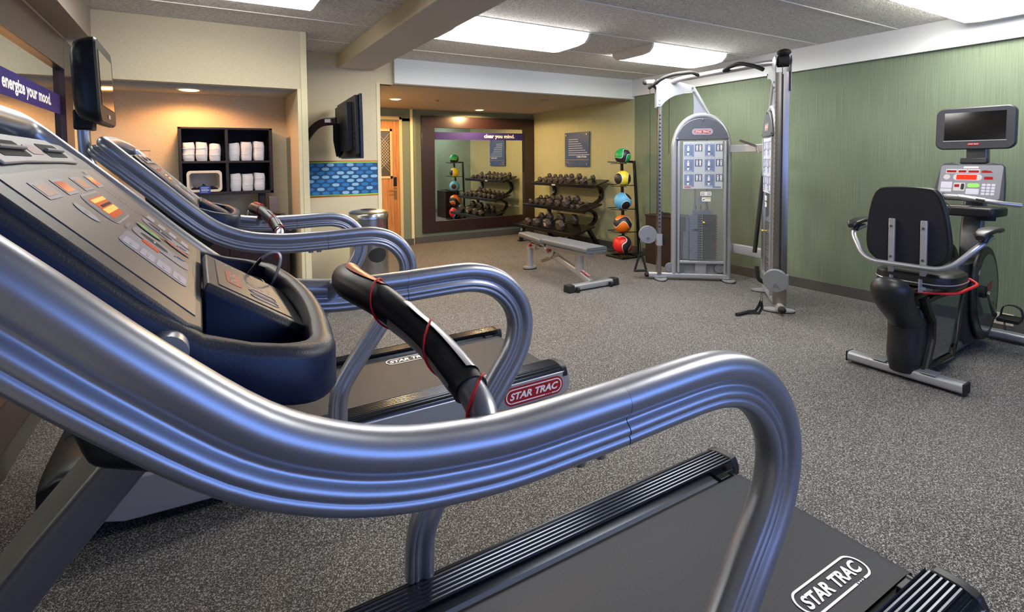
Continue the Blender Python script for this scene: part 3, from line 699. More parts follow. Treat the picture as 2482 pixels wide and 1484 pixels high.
    mb.grid(rows); mb.build('caution_label', mat('caution_brown', '#7d6a34', .5), gr, recalc=False)
    # red safety cord looped round the bar
    mb = MB()
    hl = []; seg_ = [p for p in cp if -.425 < p.y < -.075]
    for i, p in enumerate(seg_):
        q = seg_[min(i+1, len(seg_)-1)]; q0 = seg_[max(i-1, 0)]; tt = (q-q0).normalized(); a = Vector((0, 0, 1)).cross(tt).normalized(); b = tt.cross(a)
        for k in range(6):
            f = k/6; pp = p.lerp(q, f); th = 2.4-(pp.y+.39)/.137*2*PI; R_ = .0225 if abs(pp.y) > .365 else .027*(1+.30*max(0, 1-abs(pp.y)/.20)**.7)
            hl.append(pp+(a*math.cos(th)*-1+b*math.sin(th))*R_)
    hl = [Vector((.310, -.403, 1.085)), Vector((.3105, -.405, 1.12))]+hl
    mb.tube(hl, .0019, 6)
    cord = mb.build('safety_cord', M_redcord, t)
    MB().obox((.310, -.403, 1.078), (1, 0, 0), (0, 1, 0), (0, 0, 1), .03, .014, .035).build('cord_clip', M_red, cord, bevel=.003)
    # --- console
    HWc = .335
    def rimz(x):
        P = [(-.34, 1.633), (-.03, 1.324), (.0, 1.304), (.05, 1.285), (.12, 1.268), (.2, 1.258)]
        for (a, b), (c, d) in zip(P, P[1:]):
            if x <= c: return b+(d-b)*(x-a)/(c-a)
        return P[-1][1]
    def outline(ins=0.):
        W = HWc-ins; pts = [(-.25+ins*.3, -W)]
        pts += [(x, -W) for x in (-.19, -.12, -.06, 0, .05)]
        r = .08-ins*.6; ex = .160-ins
        for i in range(1, 8):
            a = -PI/2+i*PI/2/8; pts.append((ex-r+r*math.cos(a), -W+r+r*math.sin(a)))
        for i in range(0, 9):
            y = -W+r+(2*(W-r))*i/8; pts.append((ex+.022*(1-(y/(W-r))**2), y))
        return pts+[(x, -y) for x, y in reversed(pts[:-9])]
    O0 = outline(0); rows = []
    def ring(ins, dz, f=1.0, flr=False):
        return [(x, y, rimz(x)+dz) for x, y in outline(ins)]
    r_bot = [(x*.96-.005, y*.94, rimz(x)-.078) for x, y in outline(.02)]
    mb = MB(); mb.m = 1
    mb.grid([ring(.0, -.062), ring(0, -.012)], True)
    mb.grid([r_bot, ring(.004, -.070), ring(0, -.062)], True); k = len(O0); mb.add(r_bot, [tuple(range(k))])
    mb.m = 0
    mb.grid([ring(0, -.012), ring(.004, -.004), ring(.012, 0), ring(.026, -.001), ring(.031, -.005)], True)
    mb.m = 1; fl_ = [(x, y, rimz(x)-.055) for x, y in outline(.036)]
    mb.grid([ring(.031, -.005), ring(.034, -.03), fl_], True); mb.m = 0; mb.add(fl_, [tuple(range(k))])
    con = mb.build('console_tray', [M_navyrim, M_navy], t, ang=50)
    # round mount bosses and neck
    for s in (-1, 1): MB().cyl((-.036, s*.31, 1.300), (-.036, s*.352, 1.298), .022, 24).cyl((-.045, s*.345, 1.285), (-.06, s*TY*.98, 1.275), .014, 14).build('console_mount', M_silver2, t)
    
    MB().prism([(-.10, 1.33), (.10, 1.185), (.06, 1.11), (-.02, 1.05), (-.14, 1.10), (-.22, 1.36)], (0, -.16, 0), (1, 0, 0), (0, 0, 1), (0, 1, 0), .32).build('console_neck', M_black, t, bevel=.02, seg=3)
    # panel: plane x+z=K ; s = distance down the slope from x=-.34
    K = 1.293+.004; uu = Vector((0, 1, 0)); vv = Vector((-1, 0, 1)).normalized(); nn = Vector((1, 0, 1)).normalized()
    def PP(s, y, h=0): return Vector((-.34+s/2**.5, y, K+.34-s/2**.5))+nn*h
    def quad(mb, pts, h): mb.add([PP(s, y, h) for s, y in pts], [tuple(range(len(pts)))])
    mb = MB(); ov = [(.0, -.29), (.475, -.29), (.475, .29), (.0, .29)]
    mb.prism([(-.30, -.478), (.30, -.478), (.322, -.455), (.322, -.19), (.28, -.142), (.12, -.132), (-.12, -.132), (-.28, -.142), (-.322, -.19), (-.322, -.455)], PP(0, 0, .006), uu, vv, -nn, .035)
    pan_ = mb.build('control_panel', M_navyrim, t, bevel=.007, seg=3)
    mb = MB(); mb.prism([(-.27, -.462), (.27, -.462), (.27, -.215), (0, -.208), (-.27, -.215)], PP(0, 0, .0062), uu, vv, nn, .001)
    face = mb.build('panel_overlay', M_overlay, pan_)
    mb = MB(); mb.prism([(-.20, -.200), (-.1, -.197), (.1, -.197), (.20, -.200), (.21, -.170), (.17, -.142), (-.17, -.142), (-.21, -.170)], PP(0, 0, .0062), uu, vv, nn, .004); mb.build('reading_ledge', mat('overlay_light', '#a19a97', .45), pan_, bevel=.003)
    mb = MB(); mb.prism(rrect(.12, .030, .006), PP(.172, -.11, .0103), uu, vv, nn, .0006); mb.prism(rrect(.12, .030, .006), PP(.172, .11, .0103), uu, vv, nn, .0006); mb.m = 1
    for y in (-.11, .11): mb.tube([PP(.174, y-.055, .014), PP(.174, y+.055, .014)], .003, 8)
    mb.m = 2; mb.prism(rrect(.06, .02, .006), PP(.172, 0, .0103), uu, vv, nn, .0008); mb.build('book_holder', [M_rubber, M_gray, mat('pink_badge', '#c08a84', .5)], pan_)
    # graphics
    g1 = MB(); h = .0078
    g1.m = 0   # frames / pale print
    def rc(mb, s0, s1, y0, y1, r, mm, hh):
        mb.m = mm; mb.prism([(a+(y0+y1)/2, b-(s0+s1)/2) for a, b in rrect(y1-y0, s1-s0, min(r, abs(s1-s0)*.45, abs(y1-y0)*.45))], PP(0, 0, hh), uu, vv, nn, .0002)
    for (y0, y1, mm) in ((-.203, -.150, 2), (-.103, -.053, 1), (.013, .066, 2), (.127, .168, 1)):
        rc(g1, .229, .259, y0-.007, y1+.007, .002, 0, h); rc(g1, .234, .254, y0, y1, .001, mm, h+.0004)
    rc(g1, .263, .326, -.082, .085, .028, 0, h); rc(g1, .266, .323, -.079, .082, .026, 3, h+.0003)
    g1.m = 0
    for y in (-.07, -.064, -.058, .062, .068, .074): g1.m = 0; g1.prism([(y-.001, -.31), (y+.001, -.31), (y+.001, -.279), (y-.001, -.279)], PP(0, 0, h+.0005), uu, vv, nn, .0001)
    rc(g1, .273, .316, -.052, .056, .002, 1, h+.0006)
    for a, b, c_, d_ in ((.276, .283, -.05, .054), (.296, .306, -.05, .054)): rc(g1, a, b, c_, d_, .001, 4, h+.001)
    rc(g1, .289, .2935, -.03, .05, .0002, 5, h+.0012)
    g1.m = 0; g1.prism([(a-.140, b-.290) for a, b in circ(.016, 20, ry=.019)], PP(0, 0, h), uu, vv, nn, .0003)
    # incline graph
    g1.m = 0
    for i in range(12): y = .148+i*.0; s = .262+i*.0065; g1.prism([(.150+i*.001, -s), (.150+i*.001+.004+.003*(i % 5), -s-.0), (.150+i*.001+.004+.003*(i % 5), -s-.0012), (.150+i*.001, -s-.0012)], PP(0, 0, h), uu, vv, nn, .0001)
    g1.prism([(.150, -.258), (.1512, -.258), (.170, -.340), (.1688, -.340)], PP(0, 0, h), uu, vv, nn, .0001)
    g1.prism([(.185, -.262), (.1862, -.262), (.205, -.340), (.2038, -.340)], PP(0, 0, h), uu, vv, nn, .0001)
    # button area
    rc(g1, .339, .445, .172, .235, .01, 3, h); rc(g1, .343, .446, .112, .166, .02, 6, h); rc(g1, .343, .446, -.045, .025, .02, 6, h); rc(g1, .339, .446, -.165, -.055, .015, 6, h)
    for k_ in range(3): rc(g1, .346+k_*.025, .362+k_*.025, .182, .222, .003, 7, h+.0004)
    rc(g1, .424, .440, .182, .222, .003, 7, h+.0004)
    for k_ in range(4): rc(g1, .344+k_*.026, .366+k_*.026, -.155, -.110, .004, 7, h+.0004); 
    for k_ in range(4): rc(g1, .353+k_*.026, .357+k_*.026, -.145, -.120, .001, 0, h+.0008)
    for y in (.139, -.010):
        g1.m = 0; g1.prism([(a+y, b-.381) for a, b in circ(.015, 24, ry=.028)], PP(0, 0, h+.0004), uu, vv, nn, .0002)
        g1.m = 5; g1.prism([(a+y, b-.381) for a, b in circ(.0125, 24, ry=.0255)], PP(0, 0, h+.0007), uu, vv, nn, .0002)
        g1.m = 0; g1.prism([(a+y, b-.381) for a, b in circ(.0095, 24, ry=.002)], PP(0, 0, h+.001), uu, vv, nn, .0002)
    rc(g1, .364, .394, .074, .092, .002, 2, h); rc(g1, .364, .393, -.068, -.044, .003, 1, h+.0006)
    g1.m = 0; g1.prism([(a+.052, b-.365) for a, b in circ(.0165, 24, ry=.025)], PP(0, 0, h+.001), uu, vv, nn, .0002)
    g1.m = 8; g1.prism([(a+.052, b-.365) for a, b in circ(.0145, 24, ry=.0225)], PP(0, 0, h+.0014), uu, vv, nn, .0002)
    g1.m = 0; g1.prism([(a+.089, b-.419) for a, b in circ(.0145, 24, ry=.027)], PP(0, 0, h+.001), uu, vv, nn, .0002)
    g1.m = 9; g1.prism([(a+.089, b-.419) for a, b in circ(.0125, 24, ry=.025)], PP(0, 0, h+.0014), uu, vv, nn, .0002)
    g1.m = 0
    for wd, yy, ss, ww, hh_ in (('START', .052, .365, .020, .006), ('STOP', .089, .419, .018, .006), ('INCLINE', -.140, .29, .018, .005), ('SPEED', .165, .222, .024, .006), ('QUICK START', -.03, .335, .05, .005)):
        g1.text(wd, PP(ss, yy, h+.0018), uu, vv, ww, hh_, .02)
    for yy in (.125, .010): g1.tube([PP(.418, yy-.012, h+.001), PP(.422, yy, h+.001), PP(.432, yy+.002, h+.001), PP(.437, yy+.012, h+.001)], .0012, 5)
    for i in range(14): g1.prism([(-.04+i*.009, -.4575), (-.04+i*.009+.006, -.4575), (-.04+i*.009+.006, -.4555), (-.04+i*.009, -.4555)], PP(0, 0, h), uu, vv, nn, .0001)
    g1.build('display_graphics', [M_print, M_lcd, M_lcdd, M_overlay, M_lcdh, M_rubber, M_pad, M_padl, M_greenb, M_redb], face, ang=20, label='printed buttons and red display windows')
    # television control pod in the tray
    a0, a1 = Vector((.012, 0, 1.322)), Vector((.136, 0, 1.240)); dv = (a1-a0).normalized(); nv = Vector((-dv.z, 0, dv.x)); nv = nv if nv.z > 0 else -nv
    mb = MB(); rows = []
    for (ya, yb, xo, dn) in ((-.145, .155, -.008, .075), (-.138, .148, -.006, .012), (-.128, .138, 0, .0)):
        L_ = (a1-a0).length
        rows.append([a0-dv*(.006-xo*0)+uu*ya-Vector((0, 0, dn))+dv*(xo), a1+dv*(.012-xo)+uu*ya-Vector((0, 0, dn)), a1+dv*(.012-xo)+uu*yb-Vector((0, 0, dn)), a0-dv*.006+uu*yb-Vector((0, 0, dn))+dv*(xo)])
    mb.m = 1; mb.grid(rows[:2], True); mb.m = 0; mb.grid(rows[1:], True); mb.add(rows[2], [(0, 1, 2, 3)])
    pod = mb.build('control_pod', [M_navyrim, M_navy], t, bevel=.003)
    mb = MB(); cm = (a0+a1)/2; ff = MB()
    ff.obox(cm+nv*.0008+uu*.005, uu, dv, nv, .232, .125, .0012); ovl = ff.build('pod_overlay', M_overlay2, pod)
    g = MB(); vd = -dv
    g.m = 0; g.prism(rrect(.105, .026, .008), cm+vd*.034+nv*.0016-uu*.01, uu, vd, nv, .0004); g.m = 1; g.text('STAR TRAC', cm+vd*.034+nv*.0024-uu*.01, uu, vd, .085, .012, .03, .2)
    for i in range(9): g.m = 1; g.obox(cm+vd*(.055-i*.013)+nv*.0017+uu*.096, uu, vd, nv, .008+.006*(i % 3), .002, .0004)
    for r in range(4):
        for q in range(3): g.obox(cm+vd*(.005-r*.014)+nv*.0017+uu*(-.015+q*.022), uu, vd, nv, .005, .007, .0004)
    for i, y in enumerate((-.075, -.04)):
        p = [cm+vd*(-.018+b)+nv*.002+uu*(y+a) for a, b in rrect(.026, .05, .012)]; g.tube(p, .0010, 4, closed=True)
    g.build('pod_graphics', [mat('pod_red', '#c0443f', .5), mat('pod_print', '#c9bdb2', .5)], ovl)
    # --- monitor on its post
    mb = MB(); mb.sweep(catmull([(-.445, 0, 1.70), (-.445, 0, 1.62), (-.440, 0, 1.54), (-.415, 0, 1.47), (-.37, 0, 1.41), (-.30, 0, 1.35), (-.22, 0, 1.29)], 5), rrect(.07, .045, .018, 4), up=(0, 1, 0)); mb.build('monitor_post', M_silver, t)
    c = Vector((-.385, 0, 1.86)); fx = Vector((1, 0, .03)).normalized(); fz = Vector((-.03, 0, 1)).normalized()
    mb = MB(); rows = []
    def mring(w_, h_, r, d, dz=0): return [c+fx*d+uu*a+fz*(b+dz) for a, b in rrect(w_, h_, r, 6)]
    R = [mring(.38, .27, .05, -.065), mring(.43, .32, .05, -.05), mring(.455, .345, .045, -.02), mring(.465, .362, .05, .005), mring(.465, .362, .05, .022), mring(.452, .348, .045, .030)]
    mb.grid(R, True); k = len(R[0]); mb.add(R[0], [tuple(range(k))]); mb.add(R[-1], [tuple(range(k))]); mon = mb.build('monitor', M_black, t)
    mb = MB(); mb.obox(c+fx*.031+fz*.012, uu, fz, fx, .36, .235, .002); mb.build('screen', M_glassk, mon)
    mb = MB(); mb.obox(c+fx*.0315-fz*.145, uu, fz, fx, .055, .018, .002); mb.build('monitor_badge', mat('pale_badge', '#c9a9a0', .5), mon)
    MB().obox((-.44, 0, 1.70), (0, 1, 0), (0, 0, 1), (1, 0, 0), .11, .09, .07).build('monitor_bracket', M_black, t, bevel=.008)
    return t
t1 = make_treadmill()
t2 = copy_tree(t1)
t1.location = (0, .965, 0); t2.location = (0, 2.862, 0)
t1['label'] = 'nearest silver treadmill, its ribbed handrail sweeping across the whole foreground'
t2['label'] = 'second silver treadmill, between the nearest one and the towel niche'
for t_, px, py in ((t1, 1.645, -.19), (t2, 1.19, .215)):
    for ch in bpy.data.objects:
        if ch.parent == t_ and ch.name.startswith('belt_logo'): ch.location = (px, py, 0)
# headphones in the tray of the near console
off = (.10, 1.16, 1.25); t = thing('headphones', 'thin silver headband headphones lying in the tray of the nearest treadmill console', 'headphones', off)
mb = MB(off); mb.sweep(catmull([(.124, 1.12, 1.236), (.137, 1.12, 1.268), (.146, 1.125, 1.295), (.142, 1.13, 1.309), (.126, 1.13, 1.310), (.108, 1.13, 1.300)], 6), [(.004, .001), (-.004, .001), (-.004, -.001), (.004, -.001)]); mb.build('headband', M_silver2, t)
mb = MB(off); mb.tube([(.070, 1.13, 1.252), (.090, 1.13, 1.278), (.110, 1.13, 1.301)], .004, 8); mb.tube(catmull([(.06, 1.13, 1.248), (.08, 1.16, 1.262), (.11, 1.16, 1.250), (.11, 1.13, 1.246), (.07, 1.12, 1.246)], 5), .0016, 6); mb.build('earpiece', M_blacks, t)
#@@BENCH
off = (3.95, 5.0, 0); t = thing('weight_bench', 'grey padded adjustable weight bench standing in front of the dumbbell rack', 'bench', off)
mb = MB(off)
def pad(mb, x0, x1, y0, y1, z0, z1, tap=0., tz=0.):
    rows = []
    for yy, ins, dz in ((y0, .02, .012), (y0, .0, 0), (y0+.02, 0, 0), (y1-.02, tap, 0), (y1, tap, 0), (y1, tap+.02, .012)):
        pts = [(a+(x0+x1)/2, b) for a, b in rrect(x1-x0-2*ins, z1-z0-2*dz, .022, 4)]
        rows.append([(x, yy, z+(z0+z1)/2+tz*(yy-y0)) for x, z in pts])
    mb.grid(rows, True); k = len(rows[0]); mb.add(rows[0], [tuple(range(k))]); mb.add(rows[-1], [tuple(range(k))])
mb = MB(off); pad(mb, 3.795, 4.105, 4.34, 5.19, .425, .490)
for y in (4.40, 4.47, 4.54, 4.61): mb.box((3.83, y, .4851), (4.07, y+.004, .4858))
mb.build('back_pad', M_vinyl, t, bevel=.006)
mb = MB(off); pad(mb, 3.80, 4.10, 5.24, 5.82, .41, .475, .06, .03); mb.build('seat_pad', M_vinyl, t, bevel=.006)
mb = MB(off); mb.beam((3.95, 4.42, .38), (3.95, 5.65, .36), .06, .05); mb.build('pad_rail', M_silver2, t, bevel=.008)
mb = MB(off); mb.sweep(fillet([(3.95, 4.44, .06), (3.95, 4.62, .13), (3.95, 5.45, .36), (3.95, 5.6, .38)], .12), rrect(.06, .085, .018, 3), up=(1, 0, 0)); mb.build('main_beam', M_silver2, t)
mb = MB(off); mb.sweep([(3.95, 4.64, .14), (3.95, 4.64, .37)], rrect(.065, .10, .015, 3), up=(1, 0, 0)); mb.build('front_post', M_silver2, t)
mb = MB(off); mb.sweep(fillet([(3.95, 5.50, .33), (3.95, 5.67, .33), (3.95, 5.67, .03)], .14, 8), rrect(.07, .085, .02, 4), up=(1, 0, 0)); mb.build('rear_leg', M_silver2, t)
mb = MB(off); mb.prism(circ(.10, 24, ry=.065), (3.95, 5.67, .012), (1, 0, 0), (0, 1, 0), (0, 0, 1), .022); mb.m = 1; mb.prism(circ(.105, 24, ry=.07), (3.95, 5.67, 0), (1, 0, 0), (0, 1, 0), (0, 0, 1), .014); mb.build('rear_foot', [M_silver2, M_rubber], t)
mb = MB(off); mb.sweep([(3.66, 4.42, .045), (4.24, 4.42, .045)], rrect(.08, .07, .02, 4), up=(0, 1, 0)); mb.build('front_foot_bar', M_silver2, t)
for s in (-1, 1):
    MB(off).prism([(-.055, 0), (.055, 0), (.045, .085), (-.045, .085)], (3.95+s*.29, 4.42, 0), (0, 1, 0), (0, 0, 1), (s, 0, 0), .09).build('foot_cap', M_rubber, t, bevel=.01)
    MB(off).cyl((3.95+s*.25, 4.36, .03), (3.95+s*.25-.03, 4.36, .03), .03, 18).build('wheel', M_rubber, t)
for p in ((3.90, 5.60, .34), (3.90, 5.18, .33)): MB(off).ball(p, .021, 16).build('adjust_knob', M_red, t, label='round red knob')
mb = MB(off); mb.prism([(5.36, .40), (5.30, .33), (5.24, .25), (5.16, .24), (5.10, .28), (5.08, .36), (5.12, .36), (5.14, .30), (5.18, .28), (5.22, .30), (5.27, .36), (5.31, .41)], (3.905, 0, 0), (0, 1, 0), (0, 0, 1), (1, 0, 0), .012); mb.build('adjust_arc', M_silver2, t, bevel=.002)
mb = MB(off); mb.beam((3.93, 5.36, .16), (3.93, 5.02, .30), .03, .04); mb.build('adjust_bar', M_steel, t, bevel=.003)
mb = MB(off); mb.obox((3.95, 4.75, .21), (1, 0, 0), (0, 1, 0), (0, 0, 1), .001, .001, .001)
p, q = Vector((3.95, 4.46, .125)), Vector((3.95, 4.60, .175))
mb = MB(off); star_badge(mb, (3.95, 4.54, .162), (0, -1, -.36), (1, 0, 0), (0, -.36, 1), .17, .05, 0, 1, letters=True); mb.build('badge', [M_brand, M_wt], t, label='red badge with white lettering')
#@@RACK
off = (5.6, 7.07, 0); t = thing('dumbbell_rack', 'black three tier dumbbell rack with curved end frames against the alcove wall', 'rack', off)
SH = [((5.20, .29), (5.62, .40)), ((5.40, .66), (5.78, .76)), ((5.60, 1.06), (5.93, 1.15))]
for k, (a, b) in enumerate(SH):
    mb = MB(off); dx, dz = b[0]-a[0], b[1]-a[1]; l = math.hypot(dx, dz); ux, uz = dx/l, dz/l
    mb.prism([(a[0], a[1]), (b[0], b[1]), (b[0]+uz*.02, b[1]-ux*.02), (a[0]+.03+uz*.02, a[1]-ux*.02), (a[0]+uz*.04, a[1]-.045), (a[0]-.01, a[1]-.04), (a[0]-.02, a[1]+.012), (a[0]-.01, a[1]+.016)], (0, 6.22, 0), (1, 0, 0), (0, 0, 1), (0, 1, 0), 1.72)
    mb.build('shelf', M_blacks, t, bevel=.002)
MB(off).box((5.572, 7.20, 1.03), (5.578, 7.30, 1.055)).build('rack_label', mat('label_paper', '#b9b4b6', .7), t)
for y in (6.42, 7.70):
    mb = MB(off); bar = rrect(.075, .045, .008, 2)
    mb.sweep(catmull([(5.66, y, 1.04), (5.78, y, 1.05), (5.91, y, 1.0), (5.95, y, .91), (5.92, y, .82), (5.80, y, .75), (5.66, y, .70)], 5), bar, up=(0, 1, 0))
    mb.build('curved_support', M_blacks, t)
    mb = MB(off); mb.sweep(catmull([(5.46, y, .64), (5.62, y, .65), (5.76, y, .61), (5.82, y, .53), (5.78, y, .44), (5.66, y, .38), (5.50, y, .33)], 5), bar, up=(0, 1, 0)); mb.build('curved_support', M_blacks, t)
    mb = MB(off); mb.sweep(catmull([(5.62, y, .37), (5.40, y, .31), (5.27, y, .27), (5.20, y, .20), (5.175, y, .10), (5.17, y, .012)], 5), bar, up=(0, 1, 0)); mb.build('front_leg', M_blacks, t)
    mb = MB(off); mb.beam((5.62, y, .38), (5.88, y, .015), .075, .045, (0, 0, 1)); mb.build('rear_leg', M_blacks, t)
    MB(off).box((5.12, y-.045, 0), (5.23, y+.045, .012)).build('foot_plate', M_blacks, t); MB(off).box((5.82, y-.045, 0), (5.93, y+.045, .012)).build('foot_plate', M_blacks, t)
DB = [('bottom', 0, .05, .315, [(7.58, .072), (7.33, .082), (7.02, .092), (6.66, .097)]),
      ('middle', 1, .05, .245, [(7.77, .050), (7.59, .056), (7.40, .057), (7.20, .070), (6.97, .066), (6.75, .078), (6.57, .038), (6.42, .042)]),
      ('top', 2, .05, .235, [(7.75, .055), (7.57, .048), (7.41, .048), (7.25, .050), (7.10, .056), (6.89, .060), (6.67, .042), (6.54, .050)])]
ordn = ['leftmost', 'second from the left', 'third from the left', 'fourth from the left', 'fourth from the right', 'third from the right', 'second from the right', 'rightmost']
def db_thing(label, loc, ux, uz, r, sep, mark):
    if mark: label = 'hex dumbbell with white 8 on its end, third from left on bottom tier'
    d_ = thing('dumbbell', label, 'dumbbell', loc, group='black hex dumbbells on the rack'); o = Vector(loc)
    ax = Vector((ux, 0, uz)); up = Vector((-uz, 0, ux)); sd = Vector((0, 1, 0)); hl = r*1.05
    for q in (0, 1):
        c = o+up*(r*.87)+ax*(sep*q+r*.5); mb = MB(loc)
        hexa = [(math.cos(PI/6*0+i*PI/3)*r, math.sin(i*PI/3)*r) for i in range(6)]; hs = [(a*.72, b*.72) for a, b in hexa]
        rws = [[c+ax*(d2)+sd*a+up*b for a, b in hh] for d2, hh in ((-hl/2, hs), (-hl/2+r*.22, hexa), (hl/2-r*.22, hexa), (hl/2, hs))]
        mb.grid(rws, True); mb.add(rws[0], [tuple(range(6))]); mb.add(rws[-1], [tuple(range(6))])
        if q == 0 and mark: mb.m = 1; mb.prism(rrect(r*.62, r*.7, r*.2), c-ax*(hl/2+.0008), -sd, up, -ax, .0003); mb.m = 0; mb.prism(rrect(r*.5, r*.58, r*.16), c-ax*(hl/2+.0014), -sd, up, -ax, .0003); mb.m = 1; mb.text('8', c-ax*(hl/2+.0022), -sd, up, r*.28, r*.42, .03)
        else:
            mb.m = 2; mb.obox(c+up*(r*.868)+ax*0, sd, ax, up, r*.5, r*.3, .0006)
        mb.build('weight_head', [M_hexdb, M_wt, mat('embossed_tan', '#6b5650', .6)], d_, bevel=.002)
    mb = MB(loc); mb.cyl(o+up*(r*.87)+ax*(r*.9), o+up*(r*.87)+ax*(sep+r*.1), .0145, 14); mb.build('handle', M_chrome, d_)
for nm, k, f0, sep, L in DB:
    a, b = SH[k]; dx, dz = b[0]-a[0], b[1]-a[1]; l = math.hypot(dx, dz); ux, uz = dx/l, dz/l
    for i, (y, r) in enumerate(L):
        names = ordn if len(L) == 8 else ['leftmost', 'second from the left', 'third from the left with white 8,', 'rightmost']
        sp = sep if r > .045 else sep*.75
        db_thing('black hex dumbbell, %s on the %s tier of the rack' % (names[i], nm), (a[0]+ux*.03, y, a[1]+uz*.03+.0035), ux, uz, r, sp, nm == 'bottom' and i == 2)
#@@BALLS
off = (5.62, 5.60, 0); t = thing('ball_rack', 'black metal upright stand holding five medicine balls in a column', 'rack', off)
mb = MB(off); mb.box((5.44, 5.42, .0), (5.50, 5.78, .03)); mb.box((5.50, 5.42, 0), (5.86, 5.46, .03)); mb.box((5.50, 5.74, 0), (5.86, 5.78, .03)); mb.box((5.80, 5.46, 0), (5.86, 5.74, .03)); mb.build('base_frame', M_blacks, t, bevel=.003)
mb = MB(off); mb.beam((5.80, 5.435, .03), (5.68, 5.435, 1.46), .03, .04, (1, 0, 0)); mb.build('upright', M_blacks, t, bevel=.003)
mb = MB(off); mb.beam((5.80, 5.765, .03), (5.76, 5.765, 1.46), .03, .04, (1, 0, 0)); mb.beam((5.685, 5.435, 1.45), (5.765, 5.765, 1.45), .03, .03); mb.build('upright', M_blacks, t, bevel=.003)
BL = [(1.53, .118, 'green', '#0c9a50', 'wave', (.3, .5, .6)), (1.19, .121, 'yellow', '#e3cf3c', 'side', (0, 0, .35)), (.845, .134, 'light blue', '#58a8d8', 'tri', (0, 0, -.6)), (.50, .135, 'orange', '#ee7412', 'wave', (.2, -.5, 1.0)), (.185, .144, 'red', '#d81f1c', 'wave', (.1, 1.35, .9))]
for z, r, cn, hxc, mode, rot in BL:
    zb = z-r*.80; xx = 5.60
    for yy in (5.44, 5.76): 
        xb = 5.80-(zb-.03)/1.43*(.12 if yy < 5.6 else .04)
        mb = MB(off); mb.beam((xb, yy, zb), (5.44, yy+(.03 if yy < 5.6 else -.03), zb+.015), .018, .012); mb.build('support_arm', M_blacks, t)
    mb = MB(off); mb.beam((5.53, 5.44, zb-.012), (5.53, 5.76, zb-.012), .012, .010); mb.build('cross_rod', M_blacks, t)
    c = (5.61, 5.595, z+.006); tag(MB(c).ball(c, r, 40).build('medicine_ball', ball_mat('ball_'+cn.replace(' ', '_'), hxc, mode, rot), ang=80), '%s and black medicine ball on the ball stand' % cn, 'ball', 'medicine balls on the upright stand')
#@@BOX
off = (5.78, 4.86, 0); t = thing('dark_cabinet', 'low dark brown box cabinet against the green wall behind the cable machine', 'cabinet', off)
MB(off).box((5.58, 4.60, .0), (5.97, 5.12, .68)).build('cabinet_body', mat('dark_brown_wood', '#1e110d', .5), t, bevel=.004)
MB(off).box((5.57, 4.59, .68), (5.975, 5.13, .70)).build('cabinet_top', mat('dark_brown_wood', '#1e110d', .5), t, bevel=.003)
mb = MB(); mb.tube(catmull([(5.72, 4.98, .706), (5.70, 4.92, .74), (5.66, 4.84, .715), (5.64, 4.76, .735), (5.64, 4.68, .712)], 5), .008, 6); mb.tube(catmull([(5.75, 4.95, .706), (5.73, 4.86, .73), (5.70, 4.74, .71)], 5), .008, 6); tag(mb.build('resistance_band', M_rubber), 'black rubber band lying in loops on top of the dark cabinet', 'exercise band')
